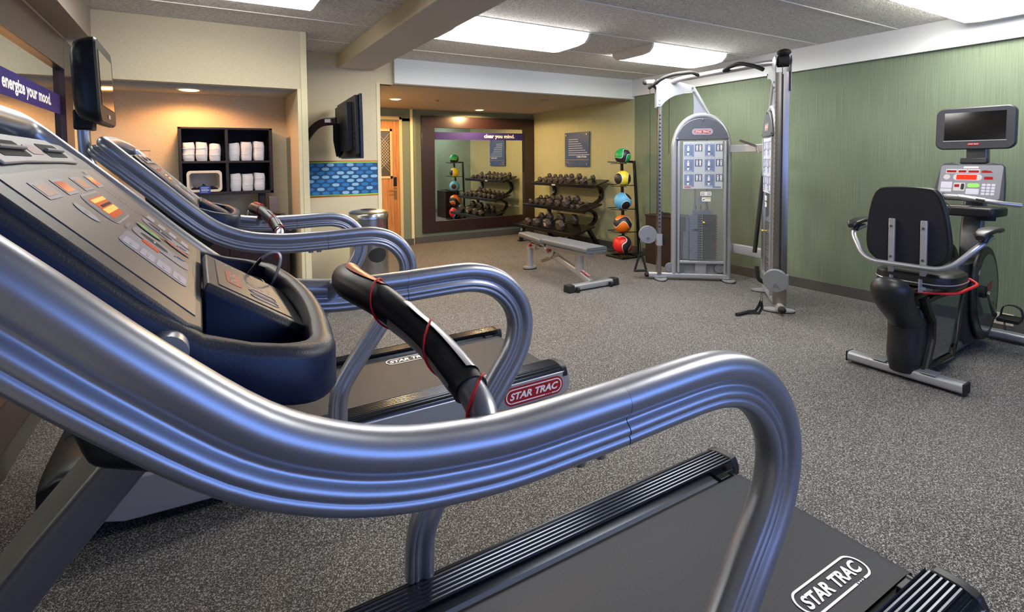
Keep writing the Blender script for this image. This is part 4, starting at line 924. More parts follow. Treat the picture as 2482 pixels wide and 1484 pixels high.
#@@TRAINER
off = (5.25, 3.57, 0); t = thing('cable_machine', 'silver dual cable pulley machine with two weight towers and a pull-up bar', 'exercise machine', off)
def tower(p0, d, nin, first):
    p0 = Vector(p0); d = Vector(d).normalized(); nn = Vector(nin).normalized(); Z = Vector((0, 0, 1))
    P = lambda s, t_, z: p0+d*s+nn*t_+Z*z
    def bx(mb, s0, s1, t0, t1, z0, z1): mb.obox((P(s0, t0, z0)+P(s1, t1, z1))/2, d, nn, Z, abs(s1-s0), abs(t1-t0), abs(z1-z0))
    tw = [t]
    mb = MB(off); mb.sweep([P(-.12, 0, .055), P(.80, 0, .055)], rrect(.07, .06, .02, 4), up=Z); mb.build('base_tube', M_silver2, t)
    MB(off).ball(P(-.135, 0, .055), .036, 16, (1, 1, .9)).build('base_cap', M_rubber, t)
    for s in (0.02, .80):
        mb = MB(off); mb.prism(circ(.075, 24, ry=.135), P(s, 0, .006), d, nn, Z, .016); mb.m = 1; mb.prism(circ(.079, 24, ry=.14), P(s, 0, 0), d, nn, Z, .009); mb.build('foot_pad', [M_silver2, M_rubber], t)
    # arch
    pts = [(.175, .08), (.175, 1.55), (.180, 1.68), (.215, 1.81), (.285, 1.92), (.38, 1.985), (.485, 2.005), (.59, 1.985), (.685, 1.92), (.755, 1.81), (.79, 1.68), (.795, 1.55), (.795, .03)]
    path = [P(a, 0, b) for a, b in [pts[0]]]+catmull([P(a, 0, b) for a, b in pts[1:-1]], 4)+[P(pts[-1][0], 0, pts[-1][1])]
    MB(off).tube(path, .034, 14).build('arch_frame', M_silver2, t)
    # inner uprights and sill
    for s in (.222, .748):
        mb = MB(off); bx(mb, s-.012, s+.012, .015, .055, .10, 1.70); mb.build('guard_strip', M_silver2, t, bevel=.003)
    mb = MB(off); bx(mb, .21, .76, -.02, .05, .215, .245); mb.build('sill_bar', M_silver2, t, bevel=.004)
    mb = MB(off); bx(mb, .42, .55, -.04, .02, .07, .235); mb.build('lower_post', M_silver2, t, bevel=.008)
    # head cover
    for tt, th in ((.03, .022), (-.052, .022)):
        hp = [(.19, 1.60)]+[(.19, 1.70), (.205, 1.78), (.26, 1.875), (.335, 1.935), (.41, 1.965), (.485, 1.972), (.56, 1.965), (.635, 1.935), (.71, 1.875), (.765, 1.78), (.78, 1.70), (.78, 1.60)] if False else [(.185, 1.715), (.205, 1.79), (.26, 1.88), (.335, 1.94), (.41, 1.968), (.485, 1.976), (.56, 1.968), (.635, 1.94), (.71, 1.88), (.765, 1.79), (.785, 1.715)]
        mb = MB(off); mb.prism(hp, P(0, tt, 0), d, Z, nn, th); hc = mb.build('head_cover', mat('cover_grey', '#5a5d66', .4), t, bevel=.006)
        if tt > 0:
            uu_ = d if first else -d
            mb = MB(off); mb.m = 2; mb.prism(rrect(.235, .075, .036), P(.485, tt+th, 1.81), uu_, Z, nn, .003); star_badge(mb, P(.485, tt+th+.0032, 1.81), uu_, Z, nn, .20, .05, 0, 1); mb.build('tower_badge', [M_brand, M_wt, M_silver2], hc, label='red badge with white lettering')
            for s, z in ((.20, 1.735), (.77, 1.735), (.485, 1.955)):
                MB(off).cyl(P(s, tt+th, z), P(s, tt+th+.008, z), .011, 12).build('screw', M_chrome, hc)
    # clear guards
    mb = MB(off); bx(mb, .225, .745, .0435, .0455, .245, 1.715); g1_ = mb.build('clear_guard', M_clear, t)
    mb = MB(off); bx(mb, .21, .76, -.060, -.058, .245, 1.715); mb.build('clear_guard', M_clear, t)
    mb = MB(off); bx(mb, .215, .755, -.025, -.022, .075, .215); mb.build('kick_plate', mat('frosted_panel', '#8f9094', .35), t)
    # placard on the guard
    uu_ = d if first else -d
    mb = MB(off); C0 = P(.492, .0475, 1.41); mb.m = 0; mb.obox(C0, uu_, Z, nn, .445, .57, .001)
    for r in range(3):
        zc_ = .175-r*.180
        for q in range(2):
            xc = -.155+q*.235
            mb.m = 1; mb.obox(C0+uu_*xc+Z*zc_+nn*.001, uu_, Z, nn, .112, .150, .0006)
            mb.m = 2; b = C0+uu_*(xc-.01)+Z*zc_+nn*.0016
            mb.prism(circ(.0085, 10), b+Z*.052, uu_, Z, nn, .0004); mb.prism([(-.012, .040), (.012, .040), (.010, -.005), (-.012, -.005)], b, uu_, Z, nn, .0004); mb.prism([(-.013, -.025), (.012, -.025), (.006, -.055), (-.010, -.055)], b, uu_, Z, nn, .0004)
            mb.obox(b-Z*.066, uu_, Z, nn, .085, .004, .0004)
            mb.m = 3; mb.prism([(-.013, -.005), (.012, -.005), (.013, -.027), (-.014, -.027)], b, uu_, Z, nn, .0004); mb.obox(b+uu_*.035, uu_, Z, nn, .003, .10, .0004)
            mb.prism(circ(.006, 8), b+uu_*.035+Z*(-.04+.02*r), uu_, Z, nn, .0004)
            mb.m = 4; mb.obox(C0+uu_*(xc+.108)+Z*(zc_+.032)+nn*.001, uu_, Z, nn, .084, .088, .0006)
            b = C0+uu_*(xc+.108)+Z*(zc_+.032)+nn*.0016
            mb.m = 2
            for o_2 in (-.018, .018): mb.prism([(-.004, .034), (.004, .034), (.010, .018), (.006, -.034), (-.006, -.034), (-.010, .018)], b+uu_*o_2, uu_, Z, nn, .0004)
            mb.m = 5; mb.prism(circ(.006, 8), b+uu_*(-.018 if (r+q) % 2 else .018)+Z*.014+nn*.0005, uu_, Z, nn, .0003)
            mb.m = 4; 
            for l in range(4): mb.obox(C0+uu_*(xc-.03+l*.045)+Z*(zc_+.087)+nn*.001, uu_, Z, nn, .02, .003, .0004)
    mb.m = 5; mb.obox(C0+uu_*-.17-Z*.268+nn*.001, uu_, Z, nn, .07, .014, .0005); mb.m = 1; mb.obox(C0+uu_*.16-Z*.266+nn*.001, uu_, Z, nn, .09, .018, .0005)
    mb.build('exercise_placard', [mat('placard_paper', '#c6cbd2', .5), mat('placard_blue', '#7f8fb4', .5), M_wt, M_plate, mat('placard_slate', '#6d7890', .5), mat('placard_red', '#d86a68', .5)], g1_, label='printed exercise placard with small figures in blue squares')
    mb = MB(off); C1 = P(.53, .0475, 1.065); mb.m = 0; mb.prism(rrect(.125, .05, .012), C1, uu_, Z, nn, .001)
    mb.m = 1
    for r in range(2):
        for q in (-.045, -.024, .024, .045): mb.prism(circ(.006, 8), C1+uu_*q+Z*(.009-.02*r)+nn*.001, uu_, Z, nn, .0004)
    mb.m = 0; mb.obox(C1-Z*.068+uu_*.005, uu_, Z, nn, .10, .05, .001); mb.m = 2; mb.obox(C1-Z*.052+uu_*.022+nn*.001, uu_, Z, nn, .055, .012, .0004); mb.m = 1; mb.prism([(-.012, -.008), (.012, .006), (.014, .0), (-.004, -.014)], C1-Z*.066-uu_*.025+nn*.001, uu_, Z, nn, .0004)
    mb.build('caution_stickers', [M_wt, M_rubber, mat('caution_yellow', '#dcc63a', .5)], g1_)
    # guide rods, stack
    for s in (.42, .555): MB(off).cyl(P(s, -.005, .24), P(s, -.005, 1.80), .009, 12).build('guide_rod', M_chrome, t)
    mb = MB(off)
    for k in range(19):
        z = .262+k*.0288; mb.m = 0; bx(mb, .355, .445, -.042, .032, z, z+.0262); mb.m = 1; bx(mb, .445, .665, -.042, .032, z, z+.0262)
        mb.m = 2; bx(mb, .49, .497, .0336, .0342, z+.008, z+.018); mb.m = 3; bx(mb, .652, .6635, .0322, .034, z+.006, z+.020); mb.m = 4
        for o_3 in (.455, .470): bx(mb, o_3, o_3+.006, .0336, .0342, z+.010, z+.016)
    mb.m = 0; bx(mb, .40, .60, -.045, .02, .812, .86)
    for k in range(18): z = .262+k*.0185; bx(mb, .285, .345, -.05, .01, z, z+.0165)
    for k in range(9): z = .60+k*.02; bx(mb, .32, .35, -.045, .0, z, z+.018)
    mb.build('weight_stack', [M_plate, M_platek, mat('dash_yellow', '#e8dc6a', .5), mat('dash_red', '#a84a48', .5), M_hexB], t)
    mb = MB(off); mb.cyl(P(.505, .034, .72), P(.505, .075, .72), .006, 10); mb.ball(P(.505, .075, .72), .012, 12); mb.build('selector_pin', mat('pin_yellow', '#e6d060', .4), t)
    for s in (.42, .555): MB(off).cyl(P(s, -.005, .862), P(s, -.005, .92), .019, 16).build('rod_bushing', M_plate, t)
    mb = MB(off); mb.cyl(P(.487, -.012, .98), P(.487, .008, .98), .055, 28); mb.build('stack_pulley', M_gray, t); MB(off).cyl(P(.487, -.002, .86), P(.487, -.002, .93), .009).build('stack_bolt', M_chrome, t)
    for s in (.13, .70) if first else (.13, .70): mb = MB(off); mb.cyl(P(s+.0, .0, .155), P(s, .022, .155), .056, 28); mb.cyl(P(s, .022, .155), P(s, .03, .155), .010, 12); mb.build('base_pulley', M_gray, t, bevel=.003)
    # adjustment column
    mb = MB(off); mb.sweep([P(0, 0, .07), P(0, 0, 2.30)], rrect(.046, .115, .006, 2), up=d); mb.m = 1
    for k in range(29): z = .66+k*.0485; mb.cyl(P(0, .0570, z), P(0, .0580, z), .0105, 10)
    for k in range(29): z = .66+k*.0485; mb.cyl(P(0, -.0570, z), P(0, -.0580, z), .0105, 10)
    mb.build('adjustment_column', [mat('column_steel', '#a29a92', .32, 1.), M_rubber], t)
    mb = MB(off); bx(mb, -.0245, -.0235, -.005, .005, .3, 2.28); mb.build('column_slot', M_rubber, t)
    # top plate pair
    poly = [(-.045, 2.12), (.012, 2.12), (.05, 2.17), (.12, 2.225), (.20, 2.262), (.30, 2.285), (.395, 2.29), (.395, 2.352), (.30, 2.38), (.20, 2.415), (.13, 2.44), (.03, 2.46), (-.03, 2.45), (-.07, 2.40), (-.045, 2.36)]
    for tt in (.060, -.068):
        mb = MB(off); mb.prism(poly, P(0, tt, 0), d, Z, nn, .008); tp = mb.build('top_plate', mat('plate_silver', '#94969b', .5, .4), t, bevel=.002)
        for s, z in ((-.01, 2.16), (-.01, 2.21), (.365, 2.335)): MB(off).cyl(P(s, tt, z), P(s, tt+.016 if tt > 0 else tt-.008, z), .011, 12).build('bolt', M_chrome, tp)
    MB(off).cyl(P(-.02, -.045, 2.40), P(-.02, .045, 2.40), .055, 24).build('top_pulley', M_rubber, t)
    mb = MB(off); mb.cyl(P(.385, 0, 2.34), P(.585, 0, 1.98), .025, 14); mb.build('diagonal_brace', M_silver2, t)
    mb = MB(off); mb.prism([(.385, 2.30), (.395, 2.20), (.40, 2.12), (.395, 2.02), (.56, 2.02)], P(0, -.004, 0), d, Z, nn, .008); mb.build('gusset', M_silver2, t)
    return P
P1 = tower((4.95, 4.33, 0), (.77, -.638, 0), (-.638, -.77, 0), True)
P2 = tower((4.87, 2.80, 0), (.77, .638, 0), (-.638, .77, 0), False)
MB(off).ball(P2(-.05, 0, 2.475), .06, 20, (1, 1, .55)).build('column_cap', M_rubber, t)
mb = MB(off); mb.cyl(P1(-.06, 0, 2.43), P1(-.16, .0, 2.43), .03, 16); mb.build('bar_stub', M_silver2, t); MB(off).ball(P1(-.165, 0, 2.43), .033, 14).build('stub_cap', M_rubber, t)
bar_a, bar_b = P1(.10, 0, 2.40), P2(.06, 0, 2.40)
mb = MB(off); mb.tube(fillet([bar_a, Vector((5.02, 4.10, 2.43)), Vector((4.97, 3.0, 2.43)), bar_b], .1), .03, 16); mb.build('pull_up_bar', M_silver, t)
for A in ([(4.99, 3.80, 2.43), (4.93, 3.86, 2.47), (4.88, 4.06, 2.475), (4.86, 4.20, 2.45), (4.87, 4.42, 2.36)], [(4.98, 3.42, 2.43), (4.90, 3.44, 2.415), (4.86, 3.38, 2.43), (4.84, 3.22, 2.455), (4.84, 3.06, 2.40), (4.84, 2.97, 2.35)]):
    MB(off).tube(fillet(A, .05), .020, 12).build('pull_up_grip', M_rubber, t)
# rear crossbeams
MB(off).beam(P1(.80, 0, 1.60), P2(.80, 0, 1.60), .05, .085).build('crossbeam', M_gray, t, bevel=.004)
MB(off).sweep(catmull([P1(.80, 0, .40), P1(.88, -.02, .40), P2(.88, -.02, .40), P2(.80, 0, .40)], 6), rrect(.05, .115, .012, 3), up=(1, 0, 0)).build('crossbeam', M_silver2, t)
# pulley carriages
def carriage(P, z, pc, pax, r, name2):
    mb = MB(off); pz = Vector((0, 0, 1)); a = P(0, 0, z)
    mb.sweep([a-pz*.07, a+pz*.07], rrect(.068, .14, .01, 3), up=P(1, 0, 0)-P(0, 0, 0)); cr = mb.build('pulley_carriage', M_silver2, t)
    pc, pax = Vector(pc), Vector(pax).normalized(); mb = MB(off)
    for s in (-1, 1): mb.cyl(pc+pax*s*.022, pc+pax*s*.030, r, 32)
    mb.beam(pc, a, .03, .06); mb.build('pulley_cheek', M_gray, cr, bevel=.002)
    MB(off).cyl(pc-pax*.018, pc+pax*.018, r*.94, 32).build('pulley_wheel', M_silver2, cr)
    for q in (Vector((.03, .02, .05)), Vector((-.02, -.01, -.045))): MB(off).cyl(pc-pax*.036+q*.8, pc+pax*.036+q*.8, .012, 12).build('pulley_bolt', M_chrome, cr)
    return cr
cr1 = carriage(P1, .50, P1(-.13, .0, .555), (-.638, -.77, 0), .108, '')
MB(off).tube([P1(.045, .05, .44), P1(.05, .055, .56)], .018, 10).build('carriage_handle', M_rubber, cr1)
cr2 = carriage(P2, .30, P2(-.12, .055, .33), (-.85, -.45, 0), .105, '')
MB(off).tube(catmull([P2(.03, .10, .26), P2(.03, .17, .30), P2(.03, .19, .38), P2(.03, .19, .43)], 4), .020, 10).build('carriage_handle', M_rubber, cr2)
mb = MB(off); mb.tube([P1(-.11, 0, 2.36), P1(-.105, 0, .62)], .0035, 6); mb.build('cable', M_rubber, t)
mb = MB(off); mb.tube([P1(.12, -.04, 2.24), P1(.12, -.04, 1.55)], .0035, 6); mb.build('cable', M_rubber, t)
mb = MB(off); mb.tube([P2(-.05, 0.01, 2.36), P2(-.045, 0.01, .43)], .0035, 6); mb.build('cable', M_rubber, t)
# hanging stirrup handle (hangs from the left pulley)
def stirrup(pt, label, lean):
    pt = Vector(pt); t_ = thing('exercise_stirrup', label, 'handle', tuple(pt), group='stirrup handles on the cable machine'); o2 = tuple(pt)
    mb = MB(o2); mb.tube([pt+Vector(v)*1.0 for v in lean['clip']], .0045, 8, closed=True); mb.build('carabiner', M_chrome, t_)
    for q in lean['straps']:
        mb = MB(o2); mb.sweep([pt+Vector(v) for v in q], [(.014, .0015), (-.014, .0015), (-.014, -.0015), (.014, -.0015)], up=lean['up']); mb.build('strap', M_rubber, t_)
    a, b = lean['grip']; mb = MB(o2); mb.cyl(pt+Vector(a), pt+Vector(b), .016, 14); mb.build('grip', M_rubber, t_)
u_ = Vector((R_.x, R_.y, 0)).normalized()
pt = P1(-.215, 0, .50)
stirrup(pt, 'black stirrup handle hanging from the left pulley of the cable machine', dict(clip=[u_*.0+Vector((0, 0, 0)), u_*.014+Vector((0, 0, -.06)), u_*.012+Vector((0, 0, -.16)), u_*-.010+Vector((0, 0, -.16)), u_*-.012+Vector((0, 0, -.06))],
    straps=[[(0, 0, -.15), u_*-.07+Vector((0, 0, -.39))], [(0, 0, -.15), u_*.07+Vector((0, 0, -.39))]], grip=(u_*-.08+Vector((0, 0, -.40)), u_*.08+Vector((0, 0, -.40))), up=(0, 0, 1)))
pt = P2(-.10, .17, .21)
stirrup(pt, 'black stirrup handle lying on the floor below the right pulley of the cable machine', dict(clip=[u_*.0+Vector((0, 0, .0)), u_*.012+Vector((0, 0, -.05)), u_*.016+Vector((0, 0, -.10)), u_*.0+Vector((0, 0, -.10)), u_*-.006+Vector((0, 0, -.05))],
    straps=[[(0, 0, -.09), u_*-.02+Vector((0, 0, -.14)), u_*-.06+Vector((-.02, -.02, -.180)), u_*-.14+Vector((-.02, -.02, -.19))], [(0, 0, -.09), u_*.01+Vector((0, 0, -.16)), u_*-.03+Vector((-.03, -.03, -.20)), u_*-.14+Vector((-.02, -.02, -.192))]], grip=(u_*-.11+Vector((-.0, 0, -.192)), u_*-.24+Vector((-.08, -.06, -.193))), up=(0, 0, 1)))
# attachments hanging on the rear crossbeam
yb_ = lambda f: P1(.80, 0, 0).lerp(P2(.80, 0, 0), f)
b0 = Vector((5.45, 3.305, 0))
tag(MB((5.42, 3.31, .5)).tube([(5.46, 3.305, 1.57), (5.32, 3.335, .45)], .022, 14).build('training_bar', M_rubber), 'long black padded bar leaning down from the crossbeam of the cable machine', 'bar')
mb = MB((5.42, 3.4, 1.6)); mb.tube(fillet([(5.36, 3.55, 1.69), (5.40, 3.45, 1.645), (5.42, 3.39, 1.62), (5.42, 3.372, 1.54)], .02), .014, 12)
tag(mb.build('curl_bar', M_chrome), 'bent chrome curl bar hung on the crossbeam of the cable machine', 'bar')
mb = MB((5.42, 3.27, 1.2)); mb.sweep([(5.46, 3.268, 1.58), (5.45, 3.270, 1.3), (5.44, 3.275, .84)], [(.016, .004), (-.016, .004), (-.016, -.004), (.016, -.004)], up=(0, 1, 0)); tag(mb.build('strap', M_rubber), 'black webbing strap hanging beside the long bar on the cable machine', 'strap')
#@@BIKE
off = (4.9, 1.535, 0); t = thing('exercise_bike', 'grey and black recumbent exercise bike facing the green wall', 'exercise bike', off); YC = 1.535
mb = MB(off); mb.sweep([(4.12, 1.22, .05), (4.12, 1.85, .05)], rrect(.065, .09, .02, 4), up=(0, 0, 1)); mb.build('rear_stabilizer', M_silver2, t)
for y in (1.215, 1.855): MB(off).obox((4.12, y, .05), (0, 1, 0), (0, 0, 1), (1, 0, 0), .012, .068, .094).build('stabilizer_cap', M_rubber, t, bevel=.004)
for y in (1.39, 1.66): MB(off).box((4.07, y-.04, .083), (4.17, y+.04, .089)).build('mount_plate', M_gray, t, bevel=.002)
mb = MB(off); mb.sweep([(5.62, 1.24, .05), (5.62, 1.90, .05)], rrect(.06, .09, .02, 4), up=(0, 0, 1)); mb.build('front_stabilizer', M_silver2, t)
mb = MB(off); mb.sweep([(4.16, YC, .075), (5.45, 1.60, .075)], rrect(.17, .075, .025, 4), up=(0, 1, 0)); mb.build('main_beam', mat('beam_grey', '#6d6e70', .35, .6), t)
# rear shroud: sweep of a rounded section up the leaning spine
path = catmull([(4.13, YC, .06), (4.12, YC, .16), (4.13, YC, .30), (4.12, YC, .40), (4.04, YC, .48), (3.96, YC, .56), (3.93, YC, .63), (3.95, YC, .69)], 5)
sc = [1.0+.0*i for i in range(len(path))]; n_ = len(path)
for i in range(n_):
    f = i/(n_-1); sc[i] = (.78+.12*min(1, f*8)+.22*max(0, (f-.55)/.3) if f < .85 else 1.12*(1-.5*((f-.85)/.15)**2))
mb = MB(off); mb.sweep(path, rrect(.195, .205, .09, 8), up=(0, 1, 0), scale=sc); mb.build('rear_shroud', M_black, t, ang=60)
sc_path = [p+Vector((-.1025*.985*k, 0, 0)) for p, k in zip(path, sc)]
MB(off).tube([p for p in sc_path[2:-3]], .0022, 5).build('shroud_seam', M_rubber, t)
# side frames with tinted panels
for s in (-1, 1):
    outer = [(4.14, .07), (4.62, .07), (4.68, .16), (4.82, .56), (4.30, .57), (4.08, .56), (4.16, .46), (4.24, .38), (4.24, .25)]
    inner = [(4.26, .11), (4.56, .115), (4.61, .17), (4.755, .525), (4.34, .53), (4.21, .52), (4.27, .44), (4.32, .38), (4.32, .25)]
    k = len(outer); y0 = YC+s*.085; mb = MB(off)
    for i in range(k):
        j = (i+1) % k; mb.prism([outer[i], outer[j], inner[j], inner[i]], (0, y0, 0), (1, 0, 0), (0, 0, 1), (0, s, 0), .018)
    fr = mb.build('side_frame', M_black, t)
    MB(off).prism(inner, (0, y0+s*.004, 0), (1, 0, 0), (0, 0, 1), (0, s, 0), .006).build('side_panel', mat('tinted_panel', '#39423b', .08, .0, .8, coat=.6, coatr=.05), fr)
MB(off).box((4.15, YC-.083, .08), (4.65, YC+.083, .50)).build('body_core', M_black, t, bevel=.02)
mb = MB(off); mb.sweep([(4.05, YC, .60), (4.75, YC, .60)], rrect(.12, .05, .01, 3), up=(0, 1, 0)); mb.build('seat_rail', M_chrome, t)
# backrest (leans back slightly), faces +X
c = Vector((4.17, 1.56, 1.01)); up_ = Vector((-.07, 0, 1)).normalized(); fx = Vector((1, 0, .07)).normalized(); sd = Vector((0, -1, 0))
outl = [(-.13, .27), (-.165, .25), (-.19, .20), (-.213, .10), (-.228, -.02), (-.233, -.12), (-.215, -.20), (-.15, -.255), (-.06, -.275), (.06, -.275), (.15, -.255), (.215, -.20), (.233, -.12), (.228, -.02), (.213, .10), (.19, .20), (.165, .25), (.13, .27), (.0, .278)]
outl = [(v.x, v.y) for v in catmull([(a, b, 0) for a, b in outl], 3, True)]
mb = MB(off); mb.prism(outl, c, sd, up_, fx, .02); mb.build('backrest_shell', M_vinylk, t, bevel=.006)
mb = MB(off); mb.prism([(a*.93, b*.945) for a, b in outl], c-fx*.004, sd, up_, fx, .005); mb.build('back_mesh', M_upholk, t)
mb = MB(off); mb.grid([[c+sd*a*k+up_*b*k+fx*h for a, b in outl] for k, h in ((.97, .02), (1.0, .035), (.97, .06), (.85, .07))], True); mb.add([c+sd*a*.85+up_*b*.85+fx*.07 for a, b in outl], [tuple(range(len(outl)))]); mb.build('back_cushion', M_vinylk, t)
for y in (YC+.095, YC-.08):
    mb = MB(off); mb.beam(c+Vector((0, y-c.y, .06))-fx*.016+up_*0, c+Vector((0, y-c.y, -.40))-fx*.012, .034, .022, (1, 0, 0)); st = mb.build('back_strut', M_silver2, t, bevel=.003)
    for dz in (.01, -.20): q = c+Vector((0, y-c.y, dz))-fx*.027; MB(off).cyl(q, q-fx*.006, .008, 12).build('strut_bolt', M_chrome, st)
mb = MB(off); mb.tube(fillet([(4.36, 1.885, .975), (4.20, 1.895, .95), (4.11, 1.77, .765), (4.11, 1.32, .765), (4.20, 1.185, .95), (4.36, 1.19, .975)], .09, 8), .0175, 14); mb.build('arm_tube', M_silver, t)
for y, s in ((1.885, 1), (1.19, -1)):
    mb = MB(off); rows = []
    for x, w_, zt in ((4.17, .03, 1.0), (4.19, .05, 1.02), (4.28, .062, 1.035), (4.40, .058, 1.038), (4.47, .045, 1.03), (4.49, .02, 1.02)):
        rows.append([(x, y+a, zt+b-.012) for a, b in rrect(w_*1.4, .028, .012, 3)])
    mb.grid(rows, True); k = len(rows[0]); mb.add(rows[0], [tuple(range(k))]); mb.add(rows[-1], [tuple(range(k))])
    mb.m = 0; mb.cyl((4.22, y, .955), (4.25, y, 1.01), .02, 12, r2=.035); mb.build('armrest', M_vinylk, t)
# seat
mb = MB(off); so = [(4.16, .16), (4.14, .10), (4.14, -.10), (4.16, -.16), (4.24, -.215), (4.40, -.22), (4.50, -.20), (4.58, -.13), (4.60, -.05), (4.60, .05), (4.58, .13), (4.50, .20), (4.40, .22), (4.24, .215)]
so = [(v.x, v.y) for v in catmull([(a, b, 0) for a, b in so], 3, True)]; cx_ = 4.36
mb.grid([[(cx_+(x-cx_)*k, YC+y*k, z) for x, y in so] for k, z in ((.9, .625), (.99, .635), (1, .66), (.985, .70), (.9, .715), (.5, .712))], True); mb.add([(cx_+(x-cx_)*.5, YC+y*.5, .712) for x, y in so], [tuple(range(len(so)))]); mb.add([(cx_+(x-cx_)*.9, YC+y*.9, .625) for x, y in so], [tuple(range(len(so)))]); mb.build('seat', M_vinylk, t)
mb = MB(off); mb.tube([(cx_+(x-cx_)*1.004, YC+y*1.004, .655) for x, y in so], .004, 6, closed=True); mb.build('seat_piping', M_silver2, t)
for s, L in ((1, [(4.30, YC+.06, .60), (4.26, YC+.19, .60), (4.34, YC+.235, .625)]), (-1, [(4.14, YC-.02, .585), (4.14, YC-.05, .59), (4.25, YC-.22, .60), (4.48, YC-.26, .64), (4.52, YC-.20, .66)])):
    MB(off).tube(fillet(L, .05), .010, 10).build('adjust_lever', M_red, t, label='red bent adjustment lever')
for s in (-1, 1):
    MB(off).prism([(4.10, .60), (4.30, .58), (4.30, .64), (4.10, .69)], (0, YC+s*.075, 0), (1, 0, 0), (0, 0, 1), (0, s, 0), .008).build('seat_bracket', M_silver2, t)
# front body
mb = MB(off); rows = []
for z, x0, x1, hw_ in ((.08, 4.92, 5.50, .09), (.20, 4.90, 5.46, .095), (.40, 4.88, 5.42, .10), (.58, 4.87, 5.40, .10), (.68, 4.93, 5.38, .085)):
    rows.append([((x0+x1)/2+a, 1.57+b, z) for a, b in rrect(x1-x0, 2*hw_, .07, 5)])
mb.grid(rows, True); k = len(rows[0]); mb.add(rows[0], [tuple(range(k))]); mb.add(rows[-1], [tuple(range(k))]); mb.build('drive_shroud', M_black, t)
for s in (-1, 1):
    mb = MB(off); mb.prism(circ(.26, 40, 5.23, .44, .36), (0, 1.57+s*.098, 0), (1, 0, 0), (0, 0, 1), (0, s, 0), .025); dd = mb.build('drive_cover', mat('cover_dark', '#191b1c', .35), t, bevel=.008)
    mb = MB(off); mb.prism(circ(.20, 40, 5.25, .44, .30), (0, 1.57+s*.1232, 0), (1, 0, 0), (0, 0, 1), (0, s, 0), .003); mb.build('cover_inset', mat('tinted_panel', '#39423b', .1), dd)
    mb = MB(off); mb.m = 0
    for i in range(3): mb.obox((5.27, 1.57+s*.1275, .50-i*.022), (-s, 0, .35), (0, 0, 1), (0, s, 0), .13, .008, .001)
    mb.build('cover_lettering', M_brand, dd)
MB(off).cyl((5.12, 1.42, .47), (5.12, 1.72, .47), .045, 20).build('crank_hub', M_rubber, t)
for s, ex, ez in ((-1, 5.27, .27), (1, 4.97, .67)):
    y = 1.57+s*.165; mb = MB(off); mb.beam((5.12, y, .47), (ex, y, ez), .022, .034); mb.build('crank_arm', M_chrome, t, bevel=.004)
    mb = MB(off); mb.obox((ex+.02, y+s*.075, ez-.01), (1, 0, .1), (0, 1, 0), (-.1, 0, 1), .11, .12, .03); pd = mb.build('pedal', M_rubber, t, bevel=.006)
    MB(off).sweep(catmull([(ex+.06, y+s*.015, ez), (ex+.06, y+s*.03, ez+.07), (ex+.06, y+s*.08, ez+.09), (ex+.06, y+s*.125, ez+.065), (ex+.06, y+s*.135, ez)], 5), [(.018, .002), (-.018, .002), (-.018, -.002), (.018, -.002)], up=(1, 0, 0)).build('pedal_strap', M_rubber, pd)
mb = MB(off); mb.sweep(catmull([(5.38, 1.58, .55), (5.38, 1.585, .75), (5.42, 1.59, .95), (5.50, 1.60, 1.15), (5.52, 1.60, 1.35), (5.51, 1.60, 1.60)], 4), rrect(.13, .075, .02, 4), up=(0, 1, 0)); mb.build('mast', mat('beam_grey', '#6d6e70', .35, .6), t)
# console facing -X
cc = Vector((5.36, 1.60, 1.28)); cu = Vector((0, -1, 0)); cv = Vector((.30, 0, 1)).normalized(); cn = Vector((-1, 0, .30)).normalized()
mb = MB(off); mb.prism([(-.215, -.15), (.215, -.15), (.205, .0), (.19, .13), (.17, .155), (.12, .165), (.08, .150), (-.08, .150), (-.12, .165), (-.17, .155), (-.19, .13), (-.205, 0)], cc-cn*.02, cu, cv, cn, .03); con = mb.build('console', M_navyrim, t, bevel=.006)
g = MB(off); fl = cc+cn*.0105
def rr_(x0, x1, y0, y1, r, mm, h): g.m = mm; g.prism([(a+(x0+x1)/2, b+(y0+y1)/2) for a, b in rrect(x1-x0, y1-y0, min(r, (y1-y0)*.45, (x1-x0)*.45))], fl+cn*h, cu, cv, cn, .0003)
rr_(-.185, .185, -.14, .138, .02, 0, 0)
for x0, x1, mm in ((-.145, -.085, 2), (-.072, -.025, 2), (-.012, .05, 2)): rr_(x0-.005, x1+.005, .07, .105, .002, 1, .0006); rr_(x0, x1, .076, .095, .001, mm, .001)
g.m = 2; g.prism([(.065, .077), (.13, .077), (.12, .090), (.085, .097), (.065, .092)], fl+cn*.001, cu, cv, cn, .0003)
rr_(-.10, .072, .012, .064, .026, 1, .0006); rr_(-.08, .042, .018, .058, .002, 3, .0012); rr_(.085, .135, .022, .045, .002, 2, .001)
g.m = 1; g.prism(circ(.021, 20, -.14, .038), fl+cn*.0006, cu, cv, cn, .0003)
rr_(-.17, -.10, -.055, -.002, .004, 4, .0006); rr_(-.17, -.10, -.085, -.060, .004, 4, .0006); rr_(-.09, -.02, -.075, -.008, .006, 1, .0006); rr_(-.085, -.055, -.045, -.022, .001, 2, .001); rr_(-.045, -.025, -.065, -.015, .009, 5, .001)
rr_(-.008, .065, -.045, -.010, .016, 6, .001); rr_(-.012, .065, -.10, -.055, .004, 4, .0006)
for r in range(4):
    for q in range(3): rr_(.078+q*.027, .100+q*.027, -.030-r*.024, -.012-r*.024, .004, 4, .0008)
rr_(-.045, .045, .112, .127, .006, 7, .0008)
g.build('console_face', [mat('console_face_grey', '#77787f', .45), M_print, M_leddark, M_ledred, M_padl, M_rubber, M_greenb, mat('pale_pink_badge', '#d9c0bd', .5)], con)
MB(off).obox((5.44, 1.60, 1.445), cu, cv, cn, .16, .045, .05).build('book_clip', M_black, t, bevel=.006)
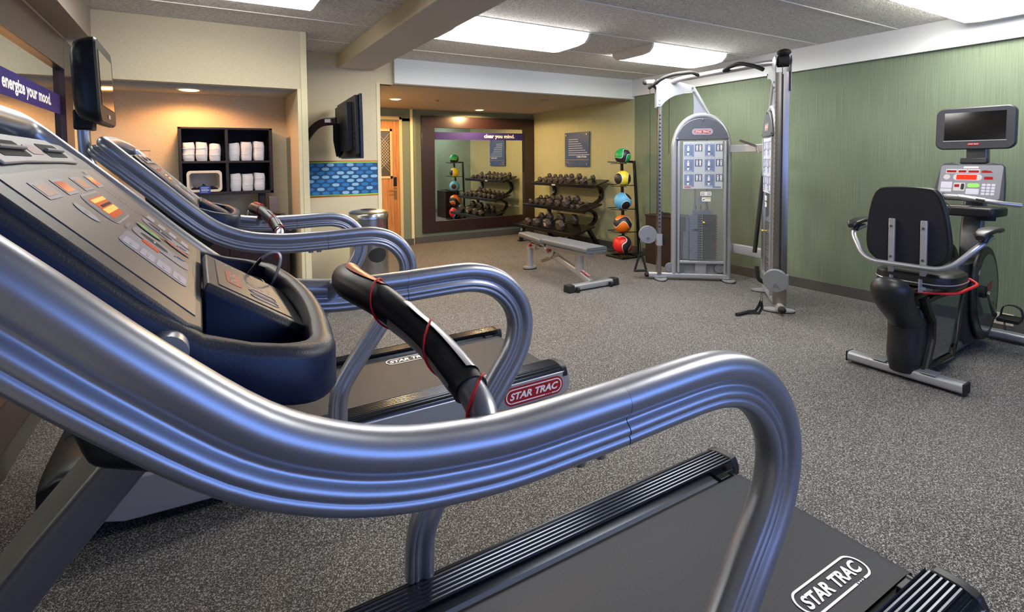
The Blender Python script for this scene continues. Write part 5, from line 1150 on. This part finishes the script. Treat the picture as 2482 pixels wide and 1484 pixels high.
mb = MB(off); tp = [(5.10, -.205), (5.13, -.225), (5.25, -.235), (5.34, -.23), (5.34, .23), (5.25, .235), (5.13, .225), (5.10, .205), (5.085, .12), (5.08, 0), (5.085, -.12)]
mb.prism([(x, 1.60+y) for x, y in tp], (0, 0, 1.03), (1, 0, 0), (0, 1, 0), (0, 0, 1), .07); mb.build('accessory_tray', M_black, t, bevel=.015, seg=3)
for y in (1.60-.145, 1.60+.145):
    mb = MB(off); mb.lathe([(.055, -.10), (.062, .0), (.05, .001), (.046, -.004)], (5.20, y, 1.101)); mb.build('cup_holder', M_rubber, t)
MB(off).obox((5.14, 1.60, 1.103), (0, 1, 0), (1, 0, 0), (0, 0, 1), .14, .09, .004).build('tray_keypad', M_overlay, t)
cp = fillet([(5.30, 1.86, 1.16), (5.14, 1.84, 1.165), (5.05, 1.74, 1.175), (5.04, 1.60, 1.185), (5.05, 1.46, 1.165), (5.10, 1.33, 1.14), (5.16, 1.26, 1.13)], .06, 5)
MB(off).tube(cp, .0165, 14).build('handlebar', M_contact, t)
for ya, yb2 in ((1.74, 1.66), (1.57, 1.42)):
    a = Vector((5.047, ya, 1.1755 if ya > 1.6 else 1.182)); b = Vector((5.045 if ya > 1.6 else 5.06, yb2, 1.180 if ya > 1.6 else 1.159)); MB(off).cyl(a, b, .0195, 16).build('pulse_grip', M_chrome, t)
# monitor
c = Vector((5.44, 1.60, 1.71)); fx = Vector((-1, 0, .04)).normalized(); fz = Vector((.04, 0, 1)).normalized(); uy = Vector((0, -1, 0))
def mr(w_, h_, r, d_): return [c+fx*d_+uy*a+fz*b for a, b in rrect(w_, h_, r, 7)]
Rg = [mr(.38, .27, .04, -.07), mr(.46, .31, .05, -.045), mr(.478, .338, .055, -.01), mr(.478, .338, .055, .012), mr(.462, .322, .05, .022)]
mb = MB(off); mb.grid(Rg, True); k = len(Rg[0]); mb.add(Rg[0], [tuple(range(k))]); mb.add(Rg[-1], [tuple(range(k))]); mon = mb.build('monitor', M_navyrim, t)
MB(off).obox(c+fx*.0225+fz*.018, uy, fz, fx, .365, .222, .003).build('screen', M_glassk, mon)
MB(off).obox(c+fx*.0225-fz*.1, uy, fz, fx, .375, .006, .004).build('screen_edge', M_silver2, mon)
mb = MB(off); mb.prism(rrect(.075, .018, .009), c+fx*.0225-fz*.127, uy, fz, fx, .002); mb.m = 1; mb.text('STAR TRAC', c+fx*.025-fz*.127, uy, fz, .06, .009, .02, .2); mb.build('monitor_badge', [M_brand, mat('badge_pink', '#f0c8cc', .5)], mon, label='small red and white badge')
# earphones looped on the handlebar, power cord
mb = MB((5.05, 1.66, 1.16))
for dy in (0, .03): mb.tube([(5.045+.026*math.cos(a), 1.645+dy+.012*math.sin(a), 1.180+.026*math.sin(a)) for a in [i*2*PI/16 for i in range(16)]], .0022, 6, closed=True)
mb.tube(catmull([(5.03, 1.66, 1.155), (5.05, 1.62, 1.11), (5.02, 1.60, 1.09), (5.0, 1.62, 1.02), (5.01, 1.60, .95), (5.03, 1.64, .93), (5.05, 1.68, .97)], 6), .0022, 6)
tag(mb.build('earphones', M_rubber), 'black earphone cable looped around the bike handlebar and dangling below the tray', 'earphones')
mb = MB((5.8, 1.55, .01)); mb.tube(catmull([(5.982, 1.535, .085), (5.93, 1.52, .05), (5.90, 1.50, .009), (5.80, 1.40, .008), (5.70, 1.30, .008), (5.60, 1.18, .008)], 6), .006, 6)
tag(mb.build('power_cord', M_rubber), 'black power cord running from the wall outlet along the floor by the bike', 'cord')
mb = MB((5.9, 1.6, .05)); mb.tube(catmull([(5.982, 1.60, .09), (5.92, 1.63, .12), (5.88, 1.60, .07), (5.84, 1.57, .009), (5.80, 1.52, .009)], 6), .005, 6)
tag(mb.build('signal_cable', mat('beige_cable', '#b8ad98', .6)), 'beige cable plugged into the wall outlet by the bike pedals', 'cord')
